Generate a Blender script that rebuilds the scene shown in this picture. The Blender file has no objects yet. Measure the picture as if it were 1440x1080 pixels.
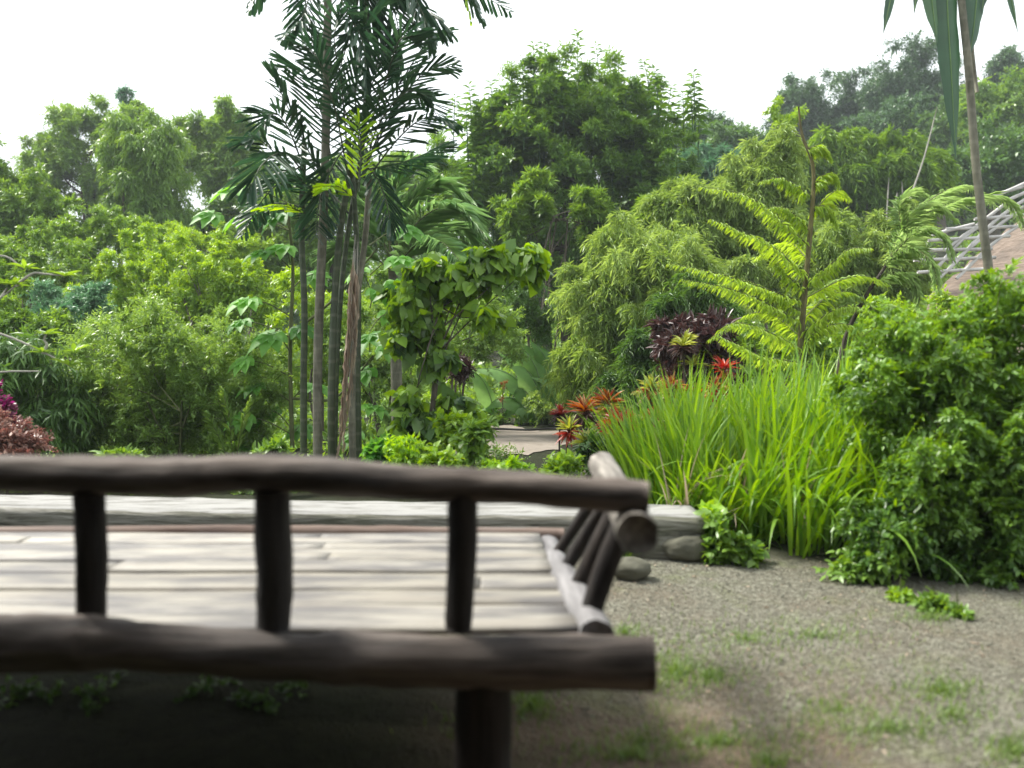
import bpy, math, random
import numpy as np
from mathutils import Vector, noise as mnoise

rng = np.random.default_rng(11)
random.seed(5)
sc = bpy.context.scene
COL = sc.collection
PI = math.pi

# ------------------------------------------------------------------ camera
H, F, PITCH = 1.1, 1150.0, math.radians(3.0)
FW = np.array([0, math.cos(PITCH), -math.sin(PITCH)])
UPV = np.array([0, math.sin(PITCH), math.cos(PITCH)])
def P(px, py, Y):
    """world point at distance Y (metres ahead) seen at photo position px,py"""
    d = np.array([(px - 720) / F, 0, 0]) + FW + UPV * (-(py - 540) / F)
    return np.array([0, 0, H]) + d * (Y / d[1])
cam = bpy.data.cameras.new("camera"); camo = bpy.data.objects.new("camera", cam); COL.objects.link(camo)
camo.location = (0, 0, H); camo.rotation_euler = (PI/2 - PITCH, 0, 0)
cam.sensor_width = 36; cam.lens = F / 1440 * 36; cam.clip_end = 1000; cam.clip_start = .05
cam.dof.use_dof = True; cam.dof.focus_distance = 8.5; cam.dof.aperture_fstop = 1.5
sc.camera = camo

# ------------------------------------------------------------------ terrain height
def sm(t): t = np.clip(t, 0, 1); return t * t * (3 - 2 * t)
def T(x, y):
    x = np.asarray(x, float); y = np.asarray(y, float)
    z = -.28 * sm((y - 5.2) / 3.2)
    z = z + sm((y - 22) / 48) * np.clip(x + 30, 0, 90) / 50 * 15
    z = z + 0.9 * sm((x - 3.5) / 5) * sm((y - 6) / 5)
    z = z + .012 * np.sin(x * 2.3 + 1) * np.sin(y * 1.9) + .004 * np.sin(x * 7.1 + y * 3) 
    return z

# ------------------------------------------------------------------ materials
def newmat(name):
    m = bpy.data.materials.new(name); m.use_nodes = True
    nt = m.node_tree; b = nt.nodes["Principled BSDF"]; return m, nt, b
def N(nt, t, **kw):
    n = nt.nodes.new(t)
    for k, v in kw.items():
        if k.startswith("i_"): n.inputs[k[2:].replace("_", " ")].default_value = v
        else: setattr(n, k, v)
    return n
def mixc(nt, fac, a, b):
    n = nt.nodes.new("ShaderNodeMix"); n.data_type = 'RGBA'
    for s, v in ((n.inputs[0], fac), (n.inputs[6], a), (n.inputs[7], b)):
        if hasattr(v, "links") or hasattr(v, "is_linked"): nt.links.new(v, s)
        elif isinstance(v, (tuple, list)): s.default_value = (*v, 1) if len(v) == 3 else v
        else: s.default_value = v
    return n.outputs[2]
def ramp(nt, src, stops):
    r = nt.nodes.new("ShaderNodeValToRGB"); e = r.color_ramp.elements
    while len(e) < len(stops): e.new(.5)
    for k, (p, c) in enumerate(stops):
        e[k].position = p; e[k].color = (*c, 1) if len(c) == 3 else c
    nt.links.new(src, r.inputs[0]); return r.outputs[0]

GAIN = 1.3
def leafmat(name, c1, c2, trans=.4, rough=.36, spec=.55):
    m, nt, b = newmat(name)
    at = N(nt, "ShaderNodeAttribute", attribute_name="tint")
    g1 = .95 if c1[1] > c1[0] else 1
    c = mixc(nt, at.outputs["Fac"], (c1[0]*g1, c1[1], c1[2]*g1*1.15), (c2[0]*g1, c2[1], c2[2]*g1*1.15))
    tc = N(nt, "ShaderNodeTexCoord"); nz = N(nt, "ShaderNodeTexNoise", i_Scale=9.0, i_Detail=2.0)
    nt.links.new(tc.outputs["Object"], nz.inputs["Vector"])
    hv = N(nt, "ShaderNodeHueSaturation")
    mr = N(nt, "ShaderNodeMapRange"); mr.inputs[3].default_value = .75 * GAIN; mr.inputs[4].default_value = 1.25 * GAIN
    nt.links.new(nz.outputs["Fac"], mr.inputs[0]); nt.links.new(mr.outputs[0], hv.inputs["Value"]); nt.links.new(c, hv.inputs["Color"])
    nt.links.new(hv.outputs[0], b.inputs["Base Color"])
    b.inputs["Roughness"].default_value = rough; b.inputs["Specular IOR Level"].default_value = spec
    tr = N(nt, "ShaderNodeBsdfTranslucent")
    hv2 = N(nt, "ShaderNodeHueSaturation", i_Hue=.478, i_Saturation=1.15, i_Value=1.35); nt.links.new(hv.outputs[0], hv2.inputs["Color"])
    nt.links.new(hv2.outputs[0], tr.inputs["Color"])
    mx = N(nt, "ShaderNodeMixShader"); mx.inputs[0].default_value = trans
    nt.links.new(b.outputs[0], mx.inputs[1]); nt.links.new(tr.outputs[0], mx.inputs[2])
    nt.links.new(mx.outputs[0], nt.nodes["Material Output"].inputs[0])
    return m
LM = {
 'lily':   leafmat("lily_leaf", (.085,.19,.018), (.235,.36,.045), .45),
 'bright': leafmat("bright_leaf", (.13,.23,.025), (.26,.38,.05), .44),
 'lime':   leafmat("lime_leaf", (.15,.30,.02), (.33,.48,.04), .5),
 'mid':    leafmat("mid_leaf", (.075,.15,.024), (.19,.30,.045), .42),
 'midfine':leafmat("fine_leaf", (.10,.175,.035), (.23,.34,.07), .42),
 'dark':   leafmat("dark_leaf", (.042,.095,.022), (.11,.20,.035), .34),
 'central': leafmat('central_tree_leaf', (.035,.09,.02), (.15,.26,.035), .42),
 'bush': leafmat('hedge_leaf', (.035,.09,.018), (.17,.29,.035), .40),
 'shade':  leafmat("deep_leaf", (.022,.052,.02), (.05,.10,.03), .28),
 'blue':   leafmat("bluish_leaf", (.05,.12,.06), (.13,.24,.11), .34, .38),
 'far':    leafmat("far_leaf", (.028,.068,.022), (.075,.14,.042), .3),
 'palm':   leafmat("palm_leaf", (.016,.04,.024), (.042,.085,.034), .28, .4),
 'palmlt': leafmat("pale_palm_leaf", (.10,.21,.06), (.24,.36,.14), .42, .4),
 'fern':   leafmat("fern_leaf", (.21,.33,.035), (.36,.47,.09), .5),
 'plume':  leafmat("plume_leaf", (.20,.31,.08), (.36,.46,.20), .55),
 'bamboo': leafmat("bamboo_leaf", (.12,.20,.03), (.29,.38,.10), .42, .4),
 'banana': leafmat("banana_leaf", (.11,.22,.05), (.24,.37,.13), .5, .5, .25),
 'heart':  leafmat("heart_leaf", (.02,.065,.02), (.21,.34,.03), .45),
 'papaya': leafmat("papaya_leaf", (.06,.17,.03), (.15,.32,.05), .5, .45, .3),
 'red':    leafmat("red_leaf", (.20,.025,.015), (.32,.08,.025), .35),
 'orange': leafmat("orange_leaf", (.16,.04,.018), (.30,.14,.03), .35),
 'maroon': leafmat("maroon_leaf", (.035,.02,.018), (.07,.04,.025), .25),
 'yellow': leafmat("yellow_green_leaf", (.14,.17,.03), (.34,.36,.06), .35),
 'rust':   leafmat("rusty_leaf", (.15,.07,.045), (.27,.16,.10), .35),
 'pink':   leafmat("pink_bract", (.13,.015,.045), (.20,.035,.08), .4),
 'straw':  leafmat("dry_frond", (.22,.16,.09), (.40,.33,.22), .25, .7),
 'grassy': leafmat("short_grass_blade", (.08,.14,.03), (.18,.25,.06), .4),
}
def barkmat(name, c1, c2, sc_=(14, 14, 3), bump=.5, rough=.85, rings=None):
    m, nt, b = newmat(name)
    tc = N(nt, "ShaderNodeTexCoord"); mp = N(nt, "ShaderNodeMapping"); mp.inputs["Scale"].default_value = sc_
    nt.links.new(tc.outputs["Object"], mp.inputs[0])
    nz = N(nt, "ShaderNodeTexNoise", i_Scale=1.0, i_Detail=8.0, i_Roughness=.65); nt.links.new(mp.outputs[0], nz.inputs["Vector"])
    nz2 = N(nt, "ShaderNodeTexNoise", i_Scale=3.0, i_Detail=3.0); nt.links.new(tc.outputs["Object"], nz2.inputs["Vector"])
    c = mixc(nt, ramp(nt, nz.outputs["Fac"], [(.35, (0,0,0)), (.68, (1,1,1))]), c1, c2)
    c = mixc(nt, ramp(nt, nz2.outputs["Fac"], [(.45, (0,0,0)), (.75, (.45,)*3)]), c, tuple(.5*(a+.12) for a in c1))
    h = nz.outputs["Fac"]
    if rings:
        wv = N(nt, "ShaderNodeTexWave", bands_direction='Z', i_Scale=rings, i_Distortion=1.5)
        nt.links.new(tc.outputs["Object"], wv.inputs["Vector"])
        c = mixc(nt, ramp(nt, wv.outputs["Fac"], [(.82, (0,0,0)), (.97, (.14,)*3)]), c, (.30,.28,.22))
    nt.links.new(c, b.inputs["Base Color"]); b.inputs["Roughness"].default_value = rough
    b.inputs["Specular IOR Level"].default_value = .25
    bp = N(nt, "ShaderNodeBump", i_Strength=bump, i_Distance=.01); nt.links.new(h, bp.inputs["Height"]); nt.links.new(bp.outputs[0], b.inputs["Normal"])
    return m
BM = {
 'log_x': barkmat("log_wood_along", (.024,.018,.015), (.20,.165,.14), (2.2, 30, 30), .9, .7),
 'log_y': barkmat("log_wood_across", (.07,.06,.05), (.36,.33,.29), (30, 2.2, 30), .8, .72),  # armrest kept lighter, its sunlit look put into the colour
 'log_z': barkmat("log_wood_upright", (.009,.007,.006), (.036,.028,.023), (30, 30, 2.2), .9, .7),  # near black: backlit shade of posts and legs put into the colour
 'rail_grey': barkmat("weathered_grey_pole", (.13,.125,.125), (.30,.29,.29), (26, 2.5, 26), .6, .75),
 'pole_red': barkmat("reddish_pole", (.09,.055,.042), (.24,.18,.145), (2, 30, 30), .5, .7),
 'trunk': barkmat("grey_bark", (.055,.045,.034), (.17,.145,.11), (12, 12, 3)),
 'trunk_dk': barkmat("dark_bark", (.028,.022,.016), (.085,.068,.05), (12, 12, 3)),
 'palm_st': barkmat("palm_stem_bark", (.075,.075,.05), (.20,.19,.14), (20, 20, 6), .4, .8, rings=3.2),
 'palm_gr': barkmat("green_palm_stem", (.03,.042,.02), (.065,.085,.042), (20, 20, 3), .3, .6, rings=2.6),
 'twig': barkmat("green_twig", (.07,.085,.03), (.15,.16,.07), (20, 20, 6), .3),
 'midrib': barkmat('leaf_midrib', (.12,.20,.07), (.20,.30,.12), (20, 20, 6), .1),
 'pale': barkmat("pale_twig", (.24,.23,.19), (.42,.40,.34), (20, 20, 6), .3),
 'bam': barkmat("bleached_bamboo", (.30,.29,.27), (.62,.60,.57), (4, 4, 4), .3, .6),
 'thatch': barkmat("brown_thatch", (.11,.085,.065), (.25,.195,.155), (3, 30, 30), 1., .95),
 'hutpost': barkmat("hut_timber", (.06,.045,.035), (.16,.12,.09), (16, 16, 3)),
}
# beam
m, nt, b = newmat("weathered_beam_wood"); BM['beam'] = m
tc = N(nt, "ShaderNodeTexCoord"); mp = N(nt, "ShaderNodeMapping"); mp.inputs["Scale"].default_value = (2.2, 14, 26); nt.links.new(tc.outputs["Object"], mp.inputs[0])
nz = N(nt, "ShaderNodeTexNoise", i_Scale=1.3, i_Detail=9.0, i_Roughness=.65, i_Distortion=.6); nt.links.new(mp.outputs[0], nz.inputs["Vector"])
nz2 = N(nt, "ShaderNodeTexNoise", i_Scale=2.5, i_Detail=4.0); nt.links.new(tc.outputs["Object"], nz2.inputs["Vector"])
c = ramp(nt, nz.outputs["Fac"], [(.32, (.035,.033,.024)), (.44, (.13,.125,.095)), (.6, (.24,.23,.195)), (.8, (.38,.37,.33))])
c = mixc(nt, ramp(nt, nz2.outputs["Fac"], [(.5, (0,0,0)), (.72, (.5,)*3)]), c, (.12,.13,.08))
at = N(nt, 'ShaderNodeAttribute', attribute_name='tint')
c = mixc(nt, at.outputs['Fac'], c, ramp(nt, nz.outputs['Fac'], [(.36, (.12,.115,.10)), (.52, (.29,.285,.27))]))  # paler top: bleached wood plus light from above put into the colour
nt.links.new(c, b.inputs["Base Color"]); b.inputs["Roughness"].default_value = .85
bp = N(nt, "ShaderNodeBump", i_Strength=.9, i_Distance=.02); nt.links.new(nz.outputs["Fac"], bp.inputs["Height"]); nt.links.new(bp.outputs[0], b.inputs["Normal"])
# seat slats
m, nt, b = newmat("split_bamboo_slats"); BM['slat'] = m
tc = N(nt, "ShaderNodeTexCoord"); mp = N(nt, "ShaderNodeMapping"); mp.inputs["Scale"].default_value = (2.0, 34, 20); nt.links.new(tc.outputs["Object"], mp.inputs[0])
nz = N(nt, "ShaderNodeTexNoise", i_Scale=1.4, i_Detail=7.0, i_Roughness=.6); nt.links.new(mp.outputs[0], nz.inputs["Vector"])
mp2 = N(nt, "ShaderNodeMapping"); mp2.inputs["Scale"].default_value = (1.6, 7, 5); nt.links.new(tc.outputs["Object"], mp2.inputs[0])
nz2 = N(nt, "ShaderNodeTexNoise", i_Scale=1.5, i_Detail=5.0, i_Roughness=.6); nt.links.new(mp2.outputs[0], nz2.inputs["Vector"])
at = N(nt, "ShaderNodeAttribute", attribute_name="tint")
c = mixc(nt, at.outputs["Fac"], (.23,.21,.165), (.35,.33,.29))
c = mixc(nt, ramp(nt, nz.outputs["Fac"], [(.30, (.75,)*3), (.55, (0,0,0))]), c, (.17,.14,.11))
c = mixc(nt, ramp(nt, nz2.outputs["Fac"], [(.42, (0,0,0)), (.60, (.85,)*3)]), c, (.095,.09,.09))
nt.links.new(c, b.inputs["Base Color"]); b.inputs["Roughness"].default_value = .6
bp = N(nt, "ShaderNodeBump", i_Strength=.5, i_Distance=.006); nt.links.new(nz.outputs["Fac"], bp.inputs["Height"]); nt.links.new(bp.outputs[0], b.inputs["Normal"])
# ground
m, nt, b = newmat("ground_gravel_and_soil"); GM = m
tc = N(nt, "ShaderNodeTexCoord"); o = tc.outputs["Object"]
def nzn(s, d=4., r=.55):
    n = N(nt, "ShaderNodeTexNoise", i_Scale=s, i_Detail=d, i_Roughness=r); nt.links.new(o, n.inputs["Vector"]); return n.outputs["Fac"]
vo = N(nt, "ShaderNodeTexVoronoi", i_Scale=110.0); nt.links.new(o, vo.inputs["Vector"])
sepc = N(nt, "ShaderNodeSeparateColor"); nt.links.new(vo.outputs["Color"], sepc.inputs[0])
grav = ramp(nt, sepc.outputs[0], [(0, (.09,.087,.064)), (.5, (.18,.174,.133)), (1, (.29,.282,.222))])
grav = mixc(nt, ramp(nt, nzn(30), [(.35, (.7,)*3), (.6, (0,0,0))]), grav, (.10,.09,.07))
soil = mixc(nt, nzn(40, 6), (.09,.065,.045), (.20,.155,.11))
soilmask = ramp(nt, nzn(1.6, 5, .6), [(.50, (0,0,0)), (.62, (1,1,1))])
near = N(nt, "ShaderNodeAttribute", attribute_name="soil")
addm = N(nt, "ShaderNodeMath", operation='ADD'); nt.links.new(near.outputs["Fac"], addm.inputs[0])
sub = N(nt, "ShaderNodeMath", operation='MULTIPLY'); nt.links.new(soilmask, sub.inputs[0]); sub.inputs[1].default_value = .35
nt.links.new(sub.outputs[0], addm.inputs[1]); addm.use_clamp = True
c = mixc(nt, addm.outputs[0], grav, soil)
moss = N(nt, "ShaderNodeMath", operation='MULTIPLY'); nt.links.new(ramp(nt, nzn(2.3, 6, .7), [(.52, (0,0,0)), (.70, (.45,)*3)]), moss.inputs[0]); moss.inputs[1].default_value = 1
c = mixc(nt, moss.outputs[0], c, (.12,.16,.04))
dk = N(nt, "ShaderNodeAttribute", attribute_name="litter_and_shade")
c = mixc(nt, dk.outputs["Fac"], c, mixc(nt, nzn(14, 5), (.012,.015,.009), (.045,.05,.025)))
nt.links.new(c, b.inputs["Base Color"]); b.inputs["Roughness"].default_value = .95; b.inputs["Specular IOR Level"].default_value = .15
bp = N(nt, "ShaderNodeBump", i_Strength=.8, i_Distance=.012); nt.links.new(vo.outputs["Distance"], bp.inputs["Height"]); 
bp2 = N(nt, "ShaderNodeBump", i_Strength=.6, i_Distance=.03); nt.links.new(nzn(18, 6), bp2.inputs["Height"]); nt.links.new(bp.outputs[0], bp2.inputs["Normal"]); nt.links.new(bp2.outputs[0], b.inputs["Normal"])
def simple(name, c1, c2, scale=20, rough=.9, bump=.5):
    m, nt, b = newmat(name); tc = N(nt, "ShaderNodeTexCoord")
    n = N(nt, "ShaderNodeTexNoise", i_Scale=scale, i_Detail=6.0, i_Roughness=.6); nt.links.new(tc.outputs["Object"], n.inputs["Vector"])
    at = N(nt, "ShaderNodeAttribute", attribute_name="tint")
    c = mixc(nt, n.outputs["Fac"], c1, c2)
    hv = N(nt, "ShaderNodeHueSaturation"); mr = N(nt, "ShaderNodeMapRange"); mr.inputs[3].default_value = .6; mr.inputs[4].default_value = 1.4
    nt.links.new(at.outputs["Fac"], mr.inputs[0]); nt.links.new(mr.outputs[0], hv.inputs["Value"]); nt.links.new(c, hv.inputs["Color"])
    nt.links.new(hv.outputs[0], b.inputs["Base Color"]); b.inputs["Roughness"].default_value = rough; b.inputs["Specular IOR Level"].default_value = .25
    bp = N(nt, "ShaderNodeBump", i_Strength=bump, i_Distance=.01); nt.links.new(n.outputs["Fac"], bp.inputs["Height"]); nt.links.new(bp.outputs[0], b.inputs["Normal"])
    return m
PEB = simple("pebble_stone", (.11,.107,.078), (.25,.243,.19), 30)
STONE = simple("mossy_stone", (.05,.05,.038), (.15,.145,.105), 12, .9, 1.)
DIRT = simple("pale_dirt", (.15,.125,.10), (.31,.27,.23), 6, .95, 1.)
HOSE = simple("black_hose", (.012,.012,.012), (.03,.03,.03), 5, .5, .1)

# ------------------------------------------------------------------ mesh accumulation
class MB:
    def __init__(s): s.v = []; s.l = []; s.t = []; s.tint = []; s.n = 0
    def add(s, V, Fc, tint=.5):
        """V (n,3); Fc (m,k) same-size faces; tint scalar or (m,)"""
        V = np.asarray(V, np.float32).reshape(-1, 3); Fc = np.asarray(Fc, np.int32)
        s.v.append(V); s.l.append((Fc + s.n).ravel()); s.t.append(np.full(len(Fc), Fc.shape[1], np.int32))
        s.tint.append(np.broadcast_to(np.asarray(tint, np.float32), (len(Fc),)).copy()); s.n += len(V)
    def build(s, name, mat, parent=None, origin=None, smooth=False):
        V = np.concatenate(s.v); 
        if origin is not None: V = V - np.asarray(origin, np.float32)
        L = np.concatenate(s.l); S = np.concatenate(s.t)
        me = bpy.data.meshes.new(name)
        me.vertices.add(len(V)); me.vertices.foreach_set("co", V.ravel().astype(np.float32))
        me.loops.add(len(L)); me.loops.foreach_set("vertex_index", L)
        me.polygons.add(len(S)); st = np.concatenate([[0], np.cumsum(S)[:-1]]).astype(np.int32)
        me.polygons.foreach_set("loop_start", st)
        if smooth: me.polygons.foreach_set("use_smooth", np.ones(len(S), bool))
        me.update(calc_edges=True); me.validate()
        a = me.attributes.new("tint", 'FLOAT', 'FACE')
        tt = np.concatenate(s.tint)
        if len(me.polygons) == len(tt): a.data.foreach_set("value", tt)
        me.materials.append(mat)
        ob = bpy.data.objects.new(name, me); COL.objects.link(ob)
        if parent is not None: ob.parent = parent
        elif origin is not None: ob.location = origin
        return ob
def tag(o, label=None, cat=None, group=None, kind=None):
    if label: o["label"] = label
    if cat: o["category"] = cat
    if group: o["group"] = group
    if kind: o["kind"] = kind
    return o
def empty(name, loc, label, cat, group=None):
    o = bpy.data.objects.new(name, None); COL.objects.link(o); o.location = loc; o.empty_display_size = .1
    return tag(o, label, cat, group)

def nrm(a): return a / np.maximum(np.linalg.norm(a, axis=-1, keepdims=True), 1e-9)
# leaf templates: (u along, v across, w normal)
TQ = (np.array([(0,0,0),(.42,-.5,.06),(1,0,-.08),(.42,.5,.06)]), np.array([(0,1,2,3)]))
TF = (np.array([(0,0,0),(.4,-.5,.10),(1,0,-.10),(.4,.5,.10)]), np.array([(0,1,2),(0,2,3)]))
TN = (np.array([(0,0,0),(.28,-.5,.09),(.68,-.36,.04),(1,0,-.12),(.68,.36,.04),(.28,.5,.09),(.3,0,.0),(.68,0,-.03)]),
      np.array([(0,1,6,6),(1,2,7,6),(2,3,7,7),(0,6,5,5),(6,7,4,5),(7,3,4,4)]))
TH = (np.array([(.08,0,0),(-.06,-.28,.05),(.18,-.52,.02),(.55,-.36,-.06),(1,0,-.22),(.55,.36,-.06),(.18,.52,.02),(-.06,.28,.05),(.5,0,.03)]),
      np.array([(0,1,2,3),(0,3,4,8),(0,8,4,5),(0,5,6,7)]))
TB = (np.array([(0,0,0),(.15,-.35,.03),(.82,-.5,.0),(1,-.28,-.06),(.93,.0,-.05),(1,.34,-.06),(.8,.5,0),(.15,.35,.03)]), np.array([(0,1,2,4),(2,3,4,4),(0,4,6,7),(4,5,6,6)]))
def clean(T_):
    V, Fc = T_; quads = []; tris = []
    for f in Fc:
        g = []; [g.append(i) for i in f if i not in g]
        (quads if len(g) == 4 else tris).append(g)
    return V, [np.array(x) for x in (quads, tris) if x]
TPL = {k: clean(v) for k, v in dict(Q=TQ, F=TF, N=TN, H=TH, B=TB).items()}
def place(mb, tpl, O, D, U, L, W, tint):
    V, FS = TPL[tpl]; n = len(O)
    D = nrm(D); U = U - D * (U * D).sum(-1, keepdims=True); U = nrm(U); S = np.cross(U, D)
    L = np.broadcast_to(L, (n,))[:, None, None]; W = np.broadcast_to(W, (n,))[:, None, None]
    X = O[:, None, :] + D[:, None, :] * V[None, :, 0:1] * L + S[:, None, :] * V[None, :, 1:2] * W + U[:, None, :] * V[None, :, 2:3] * L
    base = (np.arange(n) * len(V))[:, None, None]
    tint = np.broadcast_to(tint, (n,))
    n0 = mb.n
    first = True
    for Fc in FS:
        f = (Fc[None] + base).reshape(-1, Fc.shape[1])
        if first: mb.add(X.reshape(-1, 3), f, np.repeat(tint, len(Fc))); first = False
        else:
            mb.l.append((f + n0).ravel().astype(np.int32)); mb.t.append(np.full(len(f), f.shape[1], np.int32)); mb.tint.append(np.repeat(tint, len(Fc)).astype(np.float32))

def unit(n):
    a = rng.normal(size=(n, 3)); return nrm(a)
def foliage(mb, C, R, ntw, nlf, L, W, up=.35, droop=.25, lf_down=.15, tpl='Q', side=.8, ctint=None, nz=1.2, t0=.15):
    K = len(C); R = np.broadcast_to(R, (K,))
    s = np.repeat(C, ntw, 0); r = np.repeat(R, ntw)[:, None]
    d = unit(K * ntw); d[:, 2] += up; d = nrm(d)
    ln = r * rng.uniform(.65, 1.25, (len(s), 1))
    s = s + unit(len(s)) * r * .25
    t = np.linspace(t0, 1, nlf)[None, :, None] + rng.uniform(-.04, .04, (len(s), nlf, 1))
    pos = s[:, None] + d[:, None] * ln[:, None] * t; pos[..., 2:3] -= droop * ln[:, None] * t ** 2
    tan = d[:, None] + np.zeros_like(t) ; tan = tan.copy(); tan[..., 2:3] -= 2 * droop * t; tan = nrm(tan)
    sd = nrm(np.cross(tan, unit(len(s))[:, None])); sgn = np.where(np.arange(nlf) % 2 == 0, 1, -1)[None, :, None]
    D = tan * .6 + sd * sgn * side + rng.normal(size=pos.shape) * .22; D[..., 2] -= lf_down
    U = rng.normal(size=pos.shape) * .55; U[..., 2] += nz
    M = pos.shape[0] * nlf
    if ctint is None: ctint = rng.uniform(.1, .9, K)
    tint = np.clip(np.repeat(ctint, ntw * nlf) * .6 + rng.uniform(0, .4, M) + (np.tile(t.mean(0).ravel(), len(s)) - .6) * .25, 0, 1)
    sz = rng.uniform(.7, 1.25, M)
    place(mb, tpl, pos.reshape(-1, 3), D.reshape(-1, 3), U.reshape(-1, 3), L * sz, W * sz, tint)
    return s, d, ln

def tube(mb, pts, rad, sides=8, bump=0., tint=.5, caps=True, seed=0., bfreq=6.):
    pts = np.asarray(pts, float); n = len(pts); rad = np.broadcast_to(np.asarray(rad, float), (n,))
    tg = nrm(np.gradient(pts, axis=0))
    mt = nrm(tg.mean(0)[None])[0]
    ref = np.array([0, 0, 1.]) if abs(mt[2]) < .7 else np.array([1., 0, 0])
    a = nrm(np.cross(tg, ref)); b = np.cross(tg, a)
    th = np.linspace(0, 2 * PI, sides, endpoint=False)
    rr = np.ones((n, sides))
    if bump:
        for i in range(n):
            for j in range(sides):
                q = Vector((math.cos(th[j]) * 1.2 + seed, math.sin(th[j]) * 1.2, 0)) + Vector(pts[i]) * bfreq
                rr[i, j] += bump * (mnoise.noise(q) + .5 * mnoise.noise(q * 2.7))
    V = pts[:, None] + (a[:, None] * np.cos(th)[None, :, None] + b[:, None] * np.sin(th)[None, :, None]) * (rad[:, None] * rr)[..., None]
    i = np.arange(n - 1)[:, None] * sides; j = np.arange(sides)[None]; k = (j + 1) % sides
    Fc = np.stack([i + j, i + k, i + sides + k, i + sides + j], -1).reshape(-1, 4)
    V = V.reshape(-1, 3)
    n0 = mb.n
    mb.add(V, Fc[:, ::-1], tint)
    if caps:
        for e, off in ((0, 0), (n - 1, (n - 1) * sides)):
            sgn = -1 if e == 0 else 1
            c = pts[e] + tg[e] * rad[e] * .12 * sgn
            ci = mb.n
            mb.add([c], np.zeros((0, 3), int))
            f = np.stack([n0 + off + np.arange(sides), n0 + off + (np.arange(sides) + 1) % sides, np.full(sides, ci)], -1)
            if e == 0: f = f[:, ::-1]
            mb.l.append(f[:, ::-1].ravel().astype(np.int32) if False else f.ravel().astype(np.int32)); mb.t.append(np.full(sides, 3, np.int32)); mb.tint.append(np.full(sides, np.float32(tint)))
def curve(ctrl, n=12):
    """smooth path through control points (Catmull-Rom)"""
    c = np.asarray(ctrl, float)
    if len(c) == 2: return c[0] + (c[1] - c[0]) * np.linspace(0, 1, n)[:, None]
    c = np.vstack([2 * c[0] - c[1], c, 2 * c[-1] - c[-2]])
    out = []; m_ = len(c) - 3
    for u in np.linspace(0, m_, n):
        i = min(int(u), m_ - 1); t = u - i
        p0, p1, p2, p3 = c[i:i + 4]
        out.append(.5 * ((2 * p1) + (-p0 + p2) * t + (2 * p0 - 5 * p1 + 4 * p2 - p3) * t * t + (-p0 + 3 * p1 - 3 * p2 + p3) * t ** 3))
    return np.array(out)

# ------------------------------------------------------------------ trees and shrubs
def clumps(ells, Y, K, cr, dr=None, shell=.45, flat=1.):
    C = []; 
    for (px, py, rx, ry) in ells:
        c = P(px, py, Y); s = Y / F; k = max(3, int(K * rx * ry / sum(e[2] * e[3] for e in ells)))
        u = unit(k) * rng.uniform(.0, 1, (k, 1)) ** shell
        dd = (dr if dr else max(.5 * (rx + ry) * s * .8, .2))
        C.append(c + u * np.array([rx * s, dd, ry * s]))
    return np.vstack(C)
def plant(name, label, cat, Y, ells, K, cr, ntw, nlf, L, W, mat, up=.35, droop=.25, lf_down=.15, tpl='Q', bx=None, tr=.08, limbs=10,
          bark='trunk', group=None, dr=None, extra=None, side=.8, nz=1.2, crown='crown', stem='trunk', stems=1, topyoung=.0, shell=.45, twigs=False):
    """a tree or shrub: tapered trunk(s) with limbs to its leaf clumps, and a crown of leaf-sized faces on sprays"""
    C = clumps(ells, Y, K, cr, dr, shell); R = cr * Y / F * rng.uniform(.7, 1.3, len(C))
    cen = P(*ells[0][:2], Y); x0 = cen[0] if bx is None else P(bx, 500, Y)[0]
    base = np.array([x0, Y, float(T(x0, Y))]); 
    g = T(C[:, 0], C[:, 1]); keep = C[:, 2] > g - .5 * R - .05; C, R = C[keep], R[keep]; C[:, 2] = np.maximum(C[:, 2], T(C[:, 0], C[:, 1]) + .25 * R)
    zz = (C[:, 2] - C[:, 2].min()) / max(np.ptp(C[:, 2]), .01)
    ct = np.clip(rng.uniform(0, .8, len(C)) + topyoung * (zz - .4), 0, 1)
    e = empty(name, base, label, cat, group)
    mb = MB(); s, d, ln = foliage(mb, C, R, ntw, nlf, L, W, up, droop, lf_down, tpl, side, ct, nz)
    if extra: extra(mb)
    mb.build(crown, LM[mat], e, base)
    tb = MB()
    hub = cen * .5 + C.mean(0) * .5; hub[2] = max(hub[2] - .25 * ells[0][3] * Y / F, base[2] + .1)
    for q in range(stems):
        off = rng.normal(size=3) * np.array([1, 1, 0]) * (0 if stems == 1 else .12 * ells[0][2] * Y / F)
        top = hub + off * 2.2
        pts = curve([base + off - [0, 0, .08], base * .5 + top * .5 + rng.normal(size=3) * .04 * np.linalg.norm(top - base), top], 8)
        tube(tb, pts, np.linspace(tr, tr * .55, 8) / (1 if stems == 1 else 1.8), 7)
        idx = rng.permutation(len(C))[:max(2, limbs // stems)]
        for i in idx:
            a = pts[rng.integers(4, 8)]; b_ = a + (C[i] - a) * .82; b_[1] = max(b_[1], a[1] - .25 * abs(b_[1] - a[1])); mid = a * .5 + b_ * .5 + rng.normal(size=3) * .08 * np.linalg.norm(b_ - a); 
            tube(tb, curve([a, mid, b_], 6), np.linspace(tr * .32, tr * .08, 6), 5, caps=False)
        if q < stems - 1: tb.build(stem, BM[bark], e, base, smooth=True); tb = MB()
    if twigs:
        pick = rng.permutation(len(s))[:twigs]
        for i in pick:
            p1 = s[i] + d[i] * ln[i] * .9; p1[2] -= droop * ln[i, 0] * .8
            tube(tb, np.array([s[i], (s[i] + p1) / 2 + [0, 0, .01], p1]), [.004, .003, .0015], 3, caps=False)
    tb.build(stem, BM[bark], e, base, smooth=True)
    return e

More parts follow.
